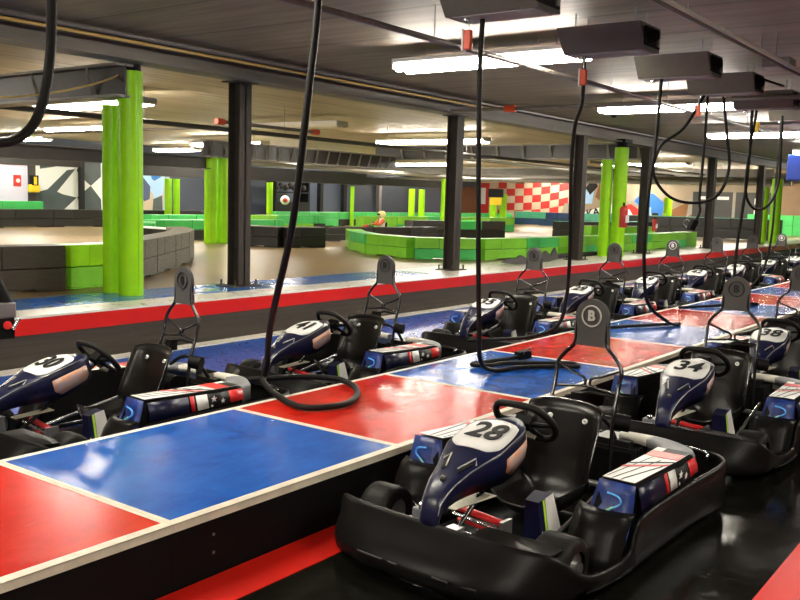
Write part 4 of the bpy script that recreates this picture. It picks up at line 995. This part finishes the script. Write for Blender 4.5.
# ---------------------------------------------------------------- racing kart with driver (far away)
rk = thing('racing_kart', (22.9, 17.95, TZ), 'small red and white go-kart racing on the far track', 'go-kart', None, math.radians(-30))
rk.scale = (.76,) * 3
s = MB(); s.box((-1.0, -.55, .06), (.9, .55, .22), 'black'); s.build('bumper', rk, bev=.08)
s = MB(); s.hexa([(-.95, -.12, .2), (-.3, -.22, .25), (-.3, .22, .25), (-.95, .12, .2), (-.9, -.1, .3), (-.35, -.2, .58), (-.35, .2, .58), (-.9, .1, .3)], 'murred'); s.build('nose_fairing', rk, bev=.02)
for sg in (-1, 1): s = MB(); s.box((-.2, sg * .5 - .1, .18), (.6, sg * .5 + .1, .4), 'white'); s.build('side_pod', rk, bev=.03)
s = MB(); s.box((.1, -.22, .15), (.5, .22, .22), 'black'); s.box((.42, -.22, .2), (.5, .22, .7), 'black'); s.build('seat', rk, bev=.03)
for wx in (-.6, .6):
    for sg in (-1, 1): s = MB(); s.cyl((wx, sg * .42, .13), (wx, sg * .58, .13), .13, 'rubber'); s.build('wheel', rk)
s = MB(); s.tube([(-.12 + .1 * math.cos(a * PI / 8), .15 * math.sin(a * PI / 8), .58 + .1 * math.cos(a * PI / 8)) for a in range(16)], .015, 'black', 6, closed=True); s.build('steering_wheel', rk)
pe = thing('person', (22.9, 17.95, TZ), 'driver in a pale helmet and white shirt with orange sleeves, seated in the racing kart', 'person', None, math.radians(-30))
pe.scale = (.76,) * 3
me = bpy.data.meshes.new('body')
V_ = [(.30, 0, .32), (.34, 0, .50), (.36, 0, .70), (.35, 0, .84), (.34, 0, .97),
      (.33, -.19, .78), (.12, -.24, .60), (-.08, -.14, .62), (.33, .19, .78), (.12, .24, .60), (-.08, .14, .62),
      (.22, -.1, .30), (-.18, -.16, .46), (-.55, -.12, .28), (.22, .1, .30), (-.18, .16, .46), (-.55, .12, .28), (-.68, -.12, .30), (-.68, .12, .30)]
E_ = [(0, 1), (1, 2), (2, 3), (3, 4), (2, 5), (5, 6), (6, 7), (2, 8), (8, 9), (9, 10), (0, 11), (11, 12), (12, 13), (13, 17), (0, 14), (14, 15), (15, 16), (16, 18)]
me.from_pydata(V_, E_, []); bo = bpy.data.objects.new('body', me); COL.objects.link(bo); bo.parent = pe
for mm in ('white', 'suitorange', 'ink'): me.materials.append(M[mm])
sk = bo.modifiers.new('Skin', 'SKIN'); sv = me.skin_vertices[0].data
rad = [.15, .14, .15, .06, .08, .07, .05, .035, .07, .05, .035, .09, .07, .05, .09, .07, .05, .04, .04]
for i, r in enumerate(rad): sv[i].radius = (r, r)
sv[0].use_root = True
su = bo.modifiers.new('Subsurf', 'SUBSURF'); su.levels = 1; su.render_levels = 1
s = MB(); 
for sg in (-1, 1): s.tube([(.33, sg * .2, .78), (.12, sg * .245, .60), (-.08, sg * .14, .62)], [.09, .065, .05], 'suitorange', 10)
s.build('sleeve', pe)
s = MB(); s.tube([(.22, -.1, .3), (-.18, -.16, .46), (-.55, -.12, .28)], [.11, .085, .065], 'ink', 10); s.tube([(.22, .1, .3), (-.18, .16, .46), (-.55, .12, .28)], [.11, .085, .065], 'ink', 10); s.build('trousers', pe)
s = MB(); s.sph((.33, 0, 1.02), .155, 'helmet', 12, (1.1, .9, 1)); he = s.build('helmet', pe)
s = MB(); s.box((.155, -.10, .98), (.20, .10, 1.06), 'ink'); s.build('visor', he, bev=.01)
s = MB(); s.sph((.26, 0, .98), .10, 'skin', 8); s.build('face', pe)
for sg in (-1, 1):
    s = MB(); hx, hy, hz = -.09, sg * .13, .62
    s.sph((hx, hy, hz), .035, 'skin', 6, (1, .6, 1))
    for i in range(4): s.tube(catmull([(hx - .01, hy - sg * .01, hz + .025 - .016 * i), (hx - .045, hy - sg * .01, hz + .027 - .016 * i), (hx - .05, hy - sg * (.04 - .004 * abs(i - 1)), hz + .02 - .016 * i)], 2), .008, 'skin', 5)
    s.tube([(hx, hy - sg * .015, hz + .03), (hx - .02, hy - sg * .04, hz + .04)], .009, 'skin', 5); s.build('hand', pe)

# ---------------------------------------------------------------- world and view
w = bpy.data.worlds.new('world'); SC.world = w; w.use_nodes = True
w.node_tree.nodes['Background'].inputs[0].default_value = (.9, .85, .8, 1); w.node_tree.nodes['Background'].inputs[1].default_value = .05
vs = SC.view_settings; vs.view_transform = 'Standard'; vs.look = 'None'; vs.exposure = 0.15; vs.gamma = 1.0; vs.use_curve_mapping = False
